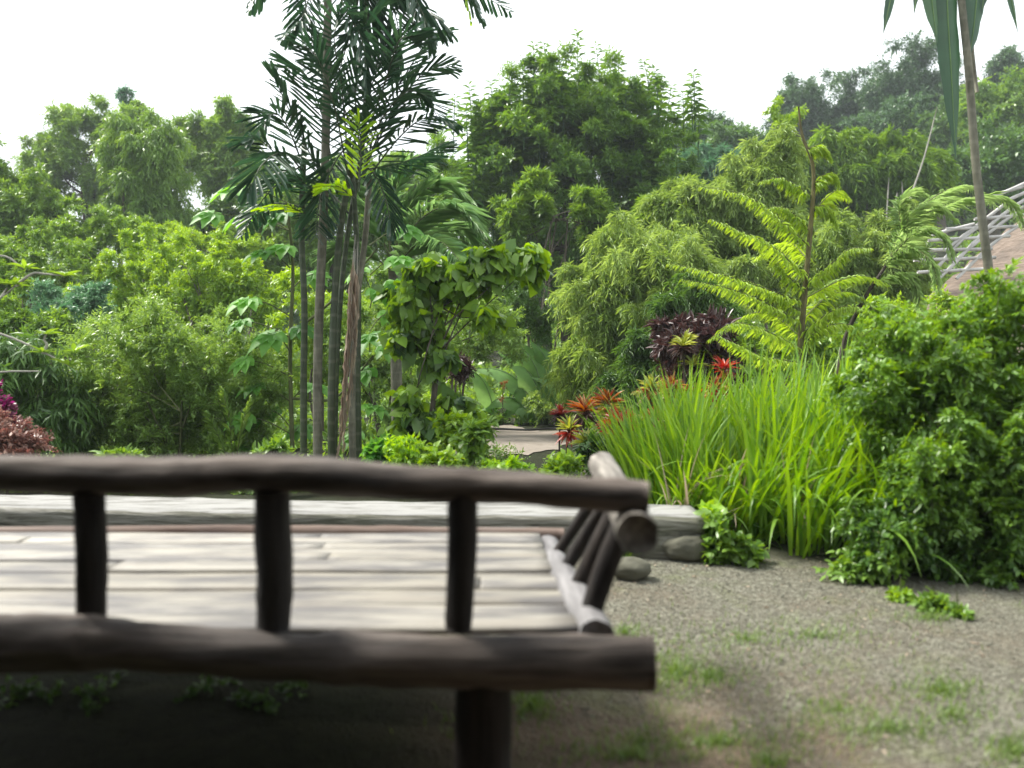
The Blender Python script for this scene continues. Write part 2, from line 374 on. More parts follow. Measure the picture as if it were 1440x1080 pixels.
# --- far wooded hillside, right
FT = "dark trees on the far hillside"
spec_far = [
 ((1195,160,100,62), 52, 'far', "broad dark rounded tree on the far hill behind the bamboo", (.04,)),
 ((1120,150,38,45), 50, 'far', "dark tree at the downhill edge of the far hill beside open sky", None),
 ((1290,120,75,62), 48, 'far', "tallest dark spreading tree on the far hill behind the hanging leaves", None),
 ((1255,190,80,50), 44, 'far', "lower dark tree on the far hill just above the bamboo crown", None),
 ((1425,100,34,30), 50, 'far', "small hazy tree at the skyline by the right photo edge", None),
 ((1405,150,60,45), 38, 'mid', "brighter green tree right of the slender trunk", None),
 ((1390,235,75,62), 32, 'dark', "dark leafy tree behind the bamboo lattice of the hut roof", None),
 ((1000,185,30,20), 46, 'far', "little dark tree on the skyline right of the central tree", None),
 ((960,205,40,30), 44, 'far', "dark tree half hidden behind the right side of the central tree", None),
 ((1040,200,50,34), 38, 'dark', "rounded dark green tree on the skyline left of the far hill", None),
 ((1330,190,55,55), 42, 'dark', "dark tree behind the slender hanging-leaf tree trunk", None),
]
for (el, Y, mt, lab, _) in spec_far:
    s = Y / F; k = int(el[2] * el[3] * s * s * 13) + 30
    ex = [el, (el[0] - el[2] * .45, el[1] + el[3] * .35, el[2] * .55, el[3] * .6), (el[0] + el[2] * .5, el[1] + el[3] * .3, el[2] * .5, el[3] * .6)]
    plant("hillside_tree", lab, "tree", Y, ex, min(k, 520), 14 * 48 / Y, 34, 9, .17, .085, mt, up=.3, tr=.22, limbs=12, group=FT, topyoung=.2, shell=.6)

# --- left background
plant("feathery_tree", "tall feathery tree with tiered crown against the sky at upper left", "tree", 30,
      [(115,215,75,70),(60,260,45,50),(165,170,55,30),(100,165,22,20),(60,200,22,16),(145,290,70,50),(190,215,50,60)], 260, 13, 36, 10, .14, .045, 'mid', tr=.2, limbs=22, bark='trunk_dk', topyoung=.2)
plant("spire_tree", "little narrow spire top poking above the left trees", "tree", 34, [(177,135,8,16),(177,160,10,20),(178,200,14,30)], 26, 9, 20, 8, .22, .07, 'blue', tr=.12, limbs=4)
plant("bamboo_clump", "drooping green bamboo clump in front of the feathery tree", "bamboo", 22,
      [(200,240,52,80),(175,200,30,45),(225,210,30,50),(205,310,60,45)], 150, 17, 44, 11, .18, .026, 'mid', up=.5, droop=.7, lf_down=.6, tr=.1, stems=5, limbs=10, stem='cane', topyoung=.4)
plant("round_tree", "broad tree right of the bamboo clump at the left skyline", "tree", 28,
      [(300,225,55,55),(270,200,30,35),(330,190,32,36),(340,260,40,50),(315,160,14,20)], 160, 16, 34, 10, .17, .05, 'mid', droop=.4, lf_down=.35, tr=.2, limbs=12)
plant("leafy_tree", "bushy tree at the far left below the feathery tree", "tree", 19, [(30,300,70,60),(-40,260,60,70)], 150, 15, 32, 11, .11, .04, 'mid', tr=.14)
plant("dark_tree", "dark tree standing between the bamboo clump and the palms", "tree", 24, [(340,300,50,40),(270,320,60,30),(390,290,60,60),(390,360,60,40)], 140, 18, 32, 10, .14, .05, 'dark', tr=.15)
plant("skyline_tree", "low tree seen through the gap right of the palm fronds", "tree", 30, [(575,250,55,34),(510,260,60,45),(640,280,60,50)], 120, 15, 30, 10, .18, .06, 'mid', tr=.17)
plant("background_tree", "green tree seen between the palm stems", "tree", 22, [(470,290,70,60),(400,330,80,60),(440,380,70,40),(560,320,70,50)], 150, 18, 30, 10, .14, .05, 'mid', tr=.14)

# --- left middle shrubs
MS = "bright shrubs on the left slope"
for (el, Y, mt, lab) in [
 ([(60,390,95,60),(10,360,60,50)], 14, 'mid', "mid green shrub above the bare branches at far left"),
 ([(150,340,80,50),(110,330,60,40)], 16, 'mid', "rounded shrub below the feathery tree on the left slope"),
 ([(215,375,75,60),(170,420,70,55)], 13, 'bright', "yellowish green shrub in the middle of the left slope"),
 ([(290,390,80,60),(340,430,70,60),(250,440,70,45)], 12, 'bright', "bright green shrub on the left slope next to the palms"),
 ([(240,335,45,24),(330,345,50,26)], 17, 'bright', "small light shrub under the drooping bamboo clump"),
 ([(110,440,80,50)], 11.5, 'blue', "bluish green shrub behind the fine leaved bush"),
 ([(30,450,80,50)], 10.5, 'mid', "leafy shrub behind the bare branches, above the dark bamboo"),
]:
    k = int(sum(e[2] * e[3] for e in el) * (Y / F) ** 2 * 62) + 14
    plant("slope_shrub", lab, "shrub", Y, el, min(k, 300), 13 * 13 / Y, 34, 11, .06, .022, mt, up=.5, tr=.05, limbs=8, stems=3, group=MS, crown='foliage', stem='stem', topyoung=.5)

plant("fine_leaved_bush", "wide fine-leaved bush behind the bench at left", "bush", 7.6,
      [(240,520,150,90),(160,580,110,70),(330,560,90,90),(250,610,150,50),(200,470,90,40)], 260, 26, 26, 13, .042, .014, 'midfine', up=.7, droop=.15, lf_down=0, tr=.03, stems=8, limbs=40, bark='twig', crown='foliage', stem='stem', topyoung=.3, dr=.6, twigs=700)
plant("trailing_bamboo", "dark green bamboo with hanging leaves at the left edge", "bamboo", 7.2,
      [(20,520,75,50),(70,560,45,45),(0,590,60,30),(110,600,25,30)], 70, 28, 20, 10, .12, .018, 'dark', up=.2, droop=.7, lf_down=.6, tr=.03, stems=4, limbs=8, crown='foliage', stem='cane', dr=.4)
e_ = plant("rusty_shrub", "rusty pink shrub in the bottom left corner above the top rail", "shrub", 6.0,
      [(5,625,42,28),(36,638,28,16),(-30,615,50,40)], 50, 18, 24, 10, .035, .016, 'rust', up=.6, tr=.02, stems=3, limbs=6, crown='foliage', stem='stem', dr=.25)
plant("bougainvillea", "magenta flowering plant peeking over the rusty shrub", "flower", 6.4,
      [(5,572,14,12),(25,590,12,8),(-20,560,25,25)], 16, 9, 14, 8, .035, .03, 'pink', tr=.012, limbs=4, crown='blossom', stem='stem', dr=.1)

# --- centre
def shoots(Y, tips, mat_len=.42):
    def f(mb):
        for (px, py, ln) in tips:
            tip = P(px, py, Y + rng.uniform(-1.2, .8)); b0 = tip - np.array([rng.normal() * .12, rng.normal() * .12, ln])
            n = int(ln * 34); t = np.linspace(0, 1, n)
            pos = b0 + (tip - b0) * t[:, None]
            az = t * n * 2.4 + rng.uniform(0, 6); D = np.stack([np.cos(az), np.sin(az), .25 - .5 * (1 - t)], -1) + rng.normal(size=(n, 3)) * .15
            U = np.tile([0, 0, 1.], (n, 1)) + rng.normal(size=(n, 3)) * .2
            L = mat_len * (1.05 - .55 * t)
            place(mb, 'F', pos, D, U, L, L * .34, rng.uniform(.1, .7, n))
            tube(mb, np.array([b0 - [0, 0, .5], (b0 + tip) / 2, tip]), [.018, .012, .006], 4, caps=False, tint=.0)
    return f
tips = [(812,45,2.0),(765,60,1.6),(785,75,1.5),(838,62,1.7),(855,85,1.8),(750,62,1.4),(720,100,1.4),(735,90,1.5),(690,115,1.1),(870,75,1.3),(885,110,1.4),(920,98,1.1),
        (905,85,.9),(945,120,.9),(975,100,1.1),(960,130,.9),(660,120,1.0),(640,135,.9),(700,135,1.2),(800,85,1.9),(825,95,1.9),(862,110,1.6),(900,125,1.2),(770,95,1.8),(745,110,1.6),
        (655,150,.9),(675,140,1.0),(932,135,1.0),(983,150,.7),(970,118,.8),(710,120,1.2)]
for _ in range(90):
    a = rng.uniform(0, PI); rr = rng.uniform(.55, 1.02); tips.append((800 + 170 * rr * math.cos(a), 250 - 140 * rr * math.sin(a), rng.uniform(.7, 1.4)))
plant("central_tree", "big bushy tree with upright leafy shoots in the centre", "tree", 20,
      [(800,215,120,110),(700,240,80,90),(900,235,80,90),(800,320,150,90),(800,400,130,80),(660,290,50,70),(940,290,50,60),(750,150,60,50),(850,145,50,50),(800,135,50,40),(760,140,40,40),(845,135,40,36),(910,150,36,40),(700,160,40,40),(730,220,70,90),(870,220,70,90),(800,250,90,100),(700,360,60,60),(890,360,60,60),(620,250,30,50)],
      640, 14, 32, 11, .115, .032, 'central', up=.6, droop=.15, lf_down=.15, tr=.24, limbs=26, bark='trunk_dk', extra=shoots(20, tips), topyoung=.45, dr=2.2, stems=3)
plant("young_shoot_tree", "yellow green young growth at the foot of the central tree", "tree", 15.5,
      [(755,285,24,40),(830,300,26,45),(720,310,30,40),(870,330,34,30),(905,300,20,24)], 120, 9, 16, 10, .15, .03, 'mid', up=1.2, droop=.3, lf_down=.3, tr=.05, stems=4, limbs=12, topyoung=.6)

# bamboo: arching sprays with long leaves
def bamboo(name, label, Y, ells, K, cr, mat, L=.14, W=.02, group=None, ntw=26, dr=None, ty=.5, droop=.75):
    return plant(name, label, "bamboo", Y, ells, int(K * 1.35), cr * .82, int(ntw * 1.3), 12, L * .78, W * .72, mat, up=.45, droop=droop, lf_down=.45, tr=.06, stems=5, limbs=14, bark='twig',
                 crown='foliage', stem='cane', group=group, dr=dr, topyoung=ty, tpl='F')
bamboo("bamboo_thicket", "dense bamboo with arching pale sprays between banana plant and fern", 11.5,
       [(910,380,85,75),(850,400,60,50),(960,420,80,70),(890,470,90,60),(860,520,80,50),(950,500,70,60)], 190, 30, 'bamboo', .15, .02, dr=1.0)
bamboo("feathery_bamboo", "light green feathery bamboo behind the tall fern stem", 14, [(1030,310,80,60),(970,300,60,50),(1080,250,60,50),(1100,340,90,70),(1090,210,30,30)], 160, 24, 'bamboo', .16, .022)
bamboo("weeping_bamboo", "deep green weeping bamboo grove below the far hill", 24, [(1220,245,90,50),(1140,240,50,50),(1290,255,50,50),(1180,210,50,30),(1255,205,30,30)], 130, 22, 'mid', .3, .04, droop=.9)
bamboo("hanging_bamboo", "bluish drooping bamboo right beside the central tree", 26, [(1000,235,45,32),(960,245,40,30),(1060,230,40,26)], 60, 20, 'blue', .3, .045, droop=.9)
bamboo("low_bamboo", "yellow green bamboo thicket beneath the weeping bamboo", 13, [(1200,360,90,60),(1260,350,60,60),(1150,420,90,60),(1040,400,60,50),(1240,430,80,50)], 160, 24, 'bamboo', .14, .02)
plant("climbing_vine", "yellowish vine column rising at the left edge of the far hill", "vine", 20, [(1090,150,7,22),(1098,185,14,24),(1122,172,8,16),(1100,220,25,24)], 40, 7, 12, 8, .10, .04, 'bright', tr=.04, limbs=6, crown='foliage', stem='stem', dr=.4)

# middle understorey
US = "understorey shrubs below the trees"
for (el, Y, mt, lab) in [
 ([(640,470,70,50),(700,460,60,50)], 12, 'midfine', "fine leaved shrub behind the heart-leaved tree"),
 ([(540,540,70,60),(500,480,60,60)], 10.5, 'midfine', "light shrub seen between the palm stems near the ground"),
 ([(450,430,70,60),(420,520,60,70)], 11, 'bright', "bright shrub directly behind the left palm stems"),
 ([(720,420,80,50),(780,450,60,40)], 14, 'dark', "dark shrub under the shade of the central tree"),
 ([(560,440,60,60)], 13, 'mid', "green shrub behind the palm with pale fronds"),
 ([(600,570,40,40),(650,560,40,20)], 13.6, 'bright', "low bright shrub left of the banana leaves"),
 ([(1250,455,70,45),(1300,450,50,30)], 9.5, 'bright', "light green shrub at the foot of the hut roof"),
 ([(1080,500,90,40),(1180,490,60,40)], 8.6, 'mid', "green shrub behind the long grassy leaves"),
 ([(830,550,50,26),(770,575,34,16)], 13.2, 'bamboo', "low feathery shrub in front of the banana leaves"),
]:
    k = int(sum(e[2] * e[3] for e in el) * (Y / F) ** 2 * 48) + 10
    plant("understorey_shrub", lab, "shrub", Y, el, min(k, 180), 17 * 11 / Y, 30, 11, .065, .022, mt, up=.5, tr=.04, limbs=8, stems=3, group=US, crown='foliage', stem='stem', topyoung=.4)
bamboo("shaded_bamboo", "dark shaded bamboo leaves behind the maroon croton bushes", 9.3, [(930,500,60,50),(980,430,60,40),(890,540,40,40)], 70, 26, 'dark', .13, .018)

# ------------------------------------------------------------------ fronds
def frond(pts, mat, L, W, n, parent, base, name='frond', hang=.4, fwd=.6, rad=.007, tpl='F', pair=2, prof='palm', stemmat='palm_gr', lift=0.3, both=True):
    c = curve(pts, 24); tg = nrm(np.gradient(c, axis=0))
    t = np.linspace(.12 if prof == 'palm' else .03, 1, n); idx = t * 23; i0 = np.clip(idx.astype(int), 0, 22); f = (idx - i0)[:, None]
    pos = c[i0] * (1 - f) + c[i0 + 1] * f; tn = tg[i0]
    upv = np.array([0, 0, 1.]); sd = np.cross(tn, upv); bad = np.linalg.norm(sd, axis=1) < .15
    sd[bad] = [0, 1, 0]; sd = nrm(sd)
    vw = np.array([0, -1., 0]); 
    pos = pos + rng.normal(size=pos.shape) * .004; mb = MB()
    if prof == 'palm': pr = np.sin(PI * np.clip(t * .88 + .1, 0, 1)) ** .5
    else: pr = np.clip(np.minimum(.5 + t * 4, 1) * (1.1 - t * .8), .12, 1)
    for sgn in (1, -1):
        D = tn * fwd + sd * sgn * (1 - .3 * hang) + rng.normal(size=pos.shape) * (.09 if prof == 'palm' else .16); D[:, 2] -= hang * rng.uniform(.6, 1.4, n); D[:, 2] += lift * (1 - hang) * .3
        U = np.tile(upv, (n, 1)) + sd * sgn * .4 + rng.normal(size=pos.shape) * .25
        l = L * pr * rng.uniform(.85, 1.12, n)
        place(mb, tpl, pos + rng.normal(size=pos.shape) * .002, D, U, l, W * rng.uniform(.8, 1.15, n), np.clip(rng.uniform(.2, .8, n), 0, 1))
    fo = mb.build(name, LM[mat], parent, base)
    tb = MB(); tube(tb, c, np.linspace(rad, rad * .35, 24), 5); r = tb.build('frond_rib', BM[stemmat], fo, None, True)
    r.data.transform(__import__('mathutils').Matrix.Translation(-Vector(base)))
    return fo

def Pd(lst, Y): return [P(a[0], a[1], Y + (a[2] if len(a) > 2 else 0)) for a in lst]

# clustering palm
YP = 6.4
xb = P(462, 600, YP)[0]; base = np.array([xb, YP, float(T(xb, YP))])
pal = empty("cluster_palm", base, "tall clustered palm with thin ringed stems rising behind the bench", "palm")
for (lst, r0, r1, mt) in [
  ([(447,690),(447,500,.05),(455,300),(459,150),(462,-90)], .038, .030, 'palm_st'),
  ([(427,690,.2),(427,540,.2),(428,430,.2),(424,320,.25),(428,200,.2)], .029, .022, 'palm_gr'),
  ([(467,690,-.1),(466,560,-.1),(470,430),(478,330),(492,240)], .031, .024, 'palm_gr'),
  ([(497,690,.1),(495,560,.1),(500,440,.1),(513,340,.1),(520,250,.1)], .030, .022, 'palm_st'),
  ([(506,690,.3),(503,540,.3),(504,400,.3),(498,280,.3),(490,200,.3)], .026, .02, 'palm_gr'),
  ([(470,690,.35),(474,500,.35),(486,350,.4),(510,200,.35),(516,60,.3),(512,-90,.3)], .022, .020, 'palm_gr')]:
    mb = MB(); pts = curve(Pd(lst, YP), 26); rr = np.linspace(r0, r1, 26)
    pts[0, 2] = T(pts[0, 0], pts[0, 1]) - .05
    tube(mb, pts, rr, 10, .05, bfreq=8.); mb.build('trunk', BM[mt], pal, base, True)
pf = [ # left crown
 [(480,300),(435,215,-.1),(395,130,-.2),(380,95,-.2)], [(478,305),(425,255,-.2),(370,200,-.4),(345,195,-.5)], [(470,250),(455,170,.1),(430,105,.2),(400,95,.3)],
 [(480,320),(420,290,.3),(370,290,.5),(340,330,.6)], [(425,230),(405,180,-.2),(385,160,-.3),(360,190,-.4)], [(425,240),(400,215,-.4),(370,230,-.8),(350,270,-.9)],
 [(490,250),(470,150,-.3),(445,80,-.5),(415,60,-.5)],
 # right crown
 [(505,250),(515,150,.1),(545,70,.2),(600,20,.3)], [(505,255),(545,165,.2),(595,105,.2),(640,92,.2)], [(510,260),(560,195,-.2),(600,165,-.3),(640,175,-.4)],
 [(512,250),(530,180,-.2),(570,130,-.4),(600,135,-.4)], [(508,240),(500,120,-.1),(520,30,-.1),(560,-10,0)], [(515,230),(560,150,.2),(600,140,.4),(615,165,.5)],
 [(490,230),(480,120,-.2),(470,50,-.3),(490,10,-.4)], [(505,220),(540,120,-.3),(560,60,-.5),(580,50,-.5)],
 # crown above the frame, hanging in
 [(463,-60),(420,-60),(380,-35),(352,12)], [(463,-70),(560,-90),(640,-40),(678,25)], [(463,-60),(500,-30,.2),(530,30,.3),(545,85,.3)], [(463,-60),(440,-20,-.2),(425,25,-.3),(400,55,-.3)],
 [(512,-70),(560,-40,-.2),(590,10,-.3),(610,60,-.3)], [(512,-70),(540,-20,.2),(560,40,.3),(555,100,.3)], [(463,-60),(480,0,-.3),(510,60,-.4),(515,130,-.4)], [(512,-70),(600,-70,.2),(660,-20,.3),(715,15,.4)],
 [(512,-60),(500,20,.3),(480,90,.4),(470,130,.4)], [(463,-60),(430,-10,.3),(440,60,.3),(450,100,.3)], [(512,-60),(550,-20,0),(600,15,0),(630,40,0)],
 [(492,200),(470,230,-.2),(450,280,-.3),(445,330,-.35)], [(510,230),(530,250,-.2),(545,290,-.3),(550,330,-.3)], [(495,210),(520,120,.2),(535,70,.3),(530,20,.3)], [(490,300),(455,260,.2),(420,245,.3),(385,255,.4)],
 [(428,230),(400,250,.2),(370,280,.3),(345,320,.4)], [(505,240),(560,230,.3),(600,215,.5),(625,200,.6)], [(500,200),(480,140,.2),(450,60,.3),(430,20,.3)], [(505,200),(560,120,.3),(600,60,.4),(630,40,.5)]]
for k, l in enumerate(pf):
    frond(Pd(l, YP), 'palm', .25 + .05 * (k % 3), .027, 24, pal, base, hang=.15 + .25 * (k % 2), fwd=.8, tpl='B', rad=.008)
for l in [[(505,270,-.4),(507,220,-.45),(505,180,-.5),(500,165,-.5)], [(512,-70,.3),(580,-90,.2),(640,-60,.2),(662,30,.2)], [(500,280,-.4),(475,262,-.5),(455,265,-.6)], [(430,300,-.2),(400,290,-.4),(365,292,-.6)]]:
    frond(Pd(l, YP), 'lime', .17, .022, 18, pal, base, hang=.2, fwd=.9, tpl='B', rad=.006)
for k, l in enumerate([[(500,330,-.15),(492,420,-.2),(486,520,-.2),(482,630,-.2)], [(503,340,-.1),(500,450,-.15),(488,560,-.15),(474,640,-.15)], [(500,350,-.12),(490,470,-.2),(478,600,-.2)]]):
    f = frond(Pd(l, YP), 'straw', .22, .010, 30, pal, base, name='dead_frond', hang=1.6, fwd=.9, tpl='F', rad=.006, stemmat='pale')

# pale fronded palm behind
YQ = 9.0
xb = P(560, 600, YQ)[0]; base = np.array([xb, YQ, float(T(xb, YQ))])
p2 = empty("fan_frond_palm", base, "shorter palm with pale green arching fronds right of the clustered palm", "palm")
mb = MB(); tube(mb, curve([base - [0, 0, .05], P(556, 480, YQ), P(552, 380, YQ)], 12), np.linspace(.07, .05, 12), 9); mb.build('trunk', BM['palm_st'], p2, base, True)
for l in [[(552,370),(590,310,-.3),(640,290,-.5),(682,330,-.6)], [(552,370),(575,290),(620,260),(665,285)], [(552,375),(600,330,.3),(640,320,.5),(665,345,.6)], [(550,365),(550,290),(570,240),(600,235)],
          [(552,370),(520,300),(490,280),(450,300)], [(550,370),(540,290,.2),(520,250,.3),(490,250,.3)], [(552,380),(590,340,-.4),(620,340,-.7),(645,365,-.9)], [(550,380),(510,350),(480,350),(450,380)]]:
    frond(Pd(l, YQ), 'palmlt', .46, .015, 62, p2, base, hang=.22, fwd=.8, tpl='F', rad=.01, stemmat='twig')

# low palm leaf by the ground
YS = 7.0
xb = P(330, 640, YS)[0]; base = np.array([xb, YS, float(T(xb, YS))])
p3 = empty("young_palm", base, "small young palm with upright dusty fronds left of the palm stems", "palm")
for l in [[(328,660),(322,590),(312,545)], [(330,660),(340,600),(352,560)], [(326,660),(305,610),(290,580)]]:
    frond(Pd(l, YS), 'midfine', .14, .014, 30, p3, base, hang=.15, fwd=.9, rad=.006, stemmat='twig')

# big lobed-leaf plant
def lobed(mb, c, dirv, upv, size, tint):
    d = nrm(np.asarray(dirv, float)[None])[0]; u = np.asarray(upv, float); u = u - d * (u @ d); u = nrm(u[None])[0]; s = np.cross(u, d)
    lobes = np.radians([-120, -75, -38, 0, 38, 75, 120]); ls = [.55, .8, .95, 1.05, .95, .8, .55]
    D = np.array([d * math.cos(a) + s * math.sin(a) - u * .28 for a in lobes]); O = np.tile(c, (7, 1))
    place(mb, 'N', O, D, np.tile(u, (7, 1)) + 0.0, np.array(ls) * size, size * .5, tint)
YL = 7.4
xb = P(412, 620, YL)[0]; base = np.array([xb, YL, float(T(xb, YL))])
pp = empty("papaya_plant", base, "plant with large bright lobed leaves standing behind the palm stems", "plant")
mb = MB(); tube(mb, curve([base - [0,0,.05], P(408,500,YL), P(412,380,YL), P(405,300,YL)], 14), np.linspace(.022, .012, 14), 8)
tube(mb, curve([P(409,470,YL), P(470,420,YL), P(530,350,YL)], 10), np.linspace(.014, .008, 10), 7)
tube(mb, curve([P(408,560,YL), P(470,560,YL), P(525,500,YL)], 10), np.linspace(.014, .008, 10), 7)
mb.build('stem', BM['twig'], pp, base, True)
leaves = [(330,262,52),(348,300,55),(400,345,45),(372,352,42),(350,420,46),(385,470,50),(345,505,38),(360,540,40),(378,575,52),(345,585,40),(360,620,52),(420,600,40),(420,460,36),(440,385,36),
          (560,362,48),(530,408,44),(520,470,52),(545,440,40),(515,520,50),(545,485,44),(525,570,40),(500,610,40),(505,380,38),(570,320,40),(340,450,38),(395,300,45),(440,540,38),(555,395,40),(300,300,40)]
for k, (px, py, s) in enumerate(leaves):
    c = P(px, py, YL + rng.uniform(-.3, .3)); mb = MB()
    sx = 408 if px < 470 else 520
    out = np.array([np.sign(px - sx) + rng.normal() * .3, -.7 + rng.normal() * .4, -.35])
    lobed(mb, c, out, [rng.normal() * .3, -.3 + rng.normal() * .2, 1], s / F * YL * .85, rng.uniform(.1, 1))
    lf = mb.build('leaf', LM['papaya'], pp, base)
    sb = MB(); a = P(sx, py + 25, YL); tube(sb, curve([a, (a + c) / 2 + [0, 0, .03], c], 6), np.linspace(.006, .004, 6), 5, caps=False)
    st = sb.build('stalk', BM['twig'], lf, None); st.data.transform(__import__('mathutils').Matrix.Translation(-Vector(base)))

# heart-leaved tree
YH = 6.9
plant("heart_leaved_tree", "small tree with lime heart-shaped leaves and brown trunk in the middle", "tree", YH,
      [(612,385,42,24),(590,430,40,32),(690,368,50,20),(742,372,20,22),(655,392,40,20),(683,438,26,14),(585,475,34,22),(612,500,36,20),(560,400,20,18),(700,372,28,20),
       (600,590,32,26),(640,560,22,18),(575,575,24,24),(600,630,30,22),(650,590,22,14)], 98, 17, 5, 5, .12, .105, 'heart', up=.3, droop=.35, lf_down=.9, tpl='H', bx=600, tr=.028, limbs=26,
      bark='trunk', dr=.22, nz=.7, side=.9, topyoung=.25)
plant("bird_nest_plant", "dark tangled epiphyte hanging right of the brown trunk", "plant", 7.6, [(645,520,20,12)], 14, 12, 16, 8, .06, .012, 'maroon', tr=.008, limbs=3, crown='foliage', stem='stem', dr=.1)

# banana / heliconia
def bigleaf(pts, w, Y, parent, base, mat='banana', fold=.25, name='leaf', ref=None):
    c = curve(Pd(pts, Y), 16); tg = nrm(np.gradient(c, axis=0)); t = np.linspace(0, 1, 16)
    wd = w * Y / F * np.clip(np.sin(PI * np.clip((t - .12) / .88, 0, 1) ** .75), .03, 1)
    ref = nrm(np.array([[rng.normal() * .45, -.35, .9]])) if ref is None else np.array([ref]); s = nrm(np.cross(tg, ref)); u = np.cross(s, tg)
    mb = MB(); rows = []
    for f, dz in ((-1, -fold), (-.5, -fold * .25), (0, 0), (.5, -fold * .25), (1, -fold)):
        wav = 1 + .08 * np.sin(t * 30 + f * 3)
        rows.append(c + s * (wd * f * .5 * wav)[:, None] + u * (wd * dz)[:, None])
    V = np.stack(rows, 1).reshape(-1, 3); i = np.arange(15)[:, None] * 5; j = np.arange(4)[None]
    Fc = np.stack([i + j, i + j + 1, i + 6 + j, i + 5 + j], -1).reshape(-1, 4)
    mb.add(V, Fc, rng.uniform(.1, .9)); o = mb.build(name, LM[mat], parent, base, True)
    tb = MB(); tube(tb, c[:15] + u[:15] * .002, np.linspace(.010, .003, 15) * Y / 10, 5, caps=False)
    r = tb.build('midrib', BM['midrib'], o, None, True); r.data.transform(__import__('mathutils').Matrix.Translation(-Vector(base)))
    return o
YB = 13.6
xb = P(765, 600, YB)[0]; base = np.array([xb, YB, float(T(xb, YB))])
bn = empty("banana_plant", base, "banana plant with broad pale leaves above the dirt clearing", "plant")
for l, w in [([(700,605),(690,560),(675,530),(650,515)], 34), ([(805,600),(800,560),(775,535),(745,530)], 36), ([(800,600),(790,575),(762,565),(730,575)], 34), ([(765,620),(735,545),(700,520),(658,520)], 40), ([(765,620),(758,530),(730,485),(690,465)], 46), ([(768,620),(775,540),(765,500),(745,478)], 34), ([(768,620),(772,520),(800,492),(838,500)], 30),
             ([(765,620),(740,570),(705,560),(672,580)], 40), ([(765,620),(750,580),(720,570),(700,600)], 40), ([(766,620),(760,560),(740,520),(700,495)], 44), ([(765,625),(790,570),(815,545),(850,545)], 30), ([(765,620),(745,560),(725,540),(715,560)], 34), ([(765,620),(700,600),(680,592),(660,600)], 30)]:
    bigleaf(l, w, YB, bn, base)
mb = MB(); tube(mb, curve([base - [0,0,.05], P(766, 570, YB)], 8), np.linspace(.07, .045, 8), 9); mb.build('stem', BM['palm_gr'], bn, base, True)
xb = P(838, 600, YB + 1)[0]; base = np.array([xb, YB + 1, float(T(xb, YB + 1))])
bn = empty("young_banana_plant", base, "young banana plant with one upright pointed leaf right of the broad leaves", "plant")
for l, w in [([(832,600),(828,530),(818,490),(806,448)], 34), ([(834,600),(845,540),(858,515),(885,500)], 34), ([(832,600),(815,540),(795,515),(770,505)], 30)]:
    bigleaf(l, w, YB + 1, bn, base, fold=.15)
mb = MB(); tube(mb, curve([base - [0,0,.05], P(832, 560, YB + 1)], 8), np.linspace(.06, .04, 8), 9); mb.build('stem', BM['palm_gr'], bn, base, True)
plant("orange_heliconia", "thin plant with small orange flower spikes among the banana leaves", "flower", 13.4, [(708,540,5,12),(706,560,5,8)], 8, 4, 6, 5, .03, .014, 'orange', tr=.008, limbs=4, crown='blossom', stem='stem', dr=.05)

# ------------------------------------------------------------------ crotons
def rosette(px, py, Y, r, mat, mat2, label, n=34, L=None, W=.028, heads=1):
    c = P(px, py, Y); z0 = float(T(c[0], Y)); base = np.array([c[0], Y, z0]); e = empty("croton", base, label, "croton", "red and bronze crotons beside the tall grassy leaves")
    s = Y / F; L = L or r * s
    mb = MB(); tb = MB()
    hs = [c] if heads == 1 else [c + np.array([rng.uniform(-1, 1) * r * s * 1.1, rng.uniform(-.1, .1), rng.uniform(-.8, .8) * r * s]) for _ in range(heads)]
    for h in hs:
        u = unit(n); u[:, 2] = np.abs(u[:, 2]) * .9 + .05; u = nrm(u)
        place(mb, 'N', np.tile(h - [0, 0, L * .3], (n, 1)), u, np.tile([0, -.2, 1.], (n, 1)), L * rng.uniform(.75, 1.15, n), W * rng.uniform(.8, 1.2, n), rng.uniform(0, 1, n))
        u = unit(n // 2); u[:, 2] = u[:, 2] * .5 - .1; u = nrm(u)
        tube(tb, curve([base - [0, 0, .03], (base + h) / 2 + rng.normal(size=3) * .02, h - [0, 0, L * .3]], 6), np.linspace(.014, .008, 6), 6)
    mb.build('foliage', LM[mat], e, base); 
    mb2 = MB()
    for h in hs:
        u = unit(n); u[:, 2] = u[:, 2] * .5 - .15; u = nrm(u)
        place(mb2, 'N', np.tile(h - [0, 0, L * .5], (n, 1)), u, np.tile([0, -.2, 1.], (n, 1)), L * rng.uniform(.8, 1.15, n), W * rng.uniform(.9, 1.3, n), rng.uniform(0, 1, n))
    o = mb2.build('lower_foliage', LM[mat2], e, base); tb.build('stem', BM['trunk_dk'], e, base, True)
rosette(872, 588, 7.0, 36, 'red', 'orange', "widest scarlet croton, low beside the tall grassy leaves", 46, W=.03)
rosette(822, 570, 7.3, 30, 'orange', 'maroon', "dark red croton with drooping dull leaves left of the scarlet one")
rosette(855, 560, 7.7, 30, 'orange', 'yellow', "orange croton with green-yellow lower leaves behind the widest scarlet croton")
rosette(800, 598, 7.0, 24, 'yellow', 'red', "small croton with green top and red base by the dirt clearing")
rosette(835, 612, 6.8, 26, 'yellow', 'shade', "mostly green croton just above the white armrest log", heads=2)
rosette(912, 582, 7.0, 22, 'orange', 'red', "small orange croton half hidden by the tallest grass blades")
rosette(918, 552, 7.8, 24, 'yellow', 'orange', "olive croton behind the small orange one", heads=2)
rosette(1018, 512, 7.2, 22, 'red', 'red', "single bright scarlet croton head standing highest", 30, W=.026)
rosette(1000, 548, 7.1, 22, 'orange', 'red', "brick red croton below the highest scarlet head", heads=2)
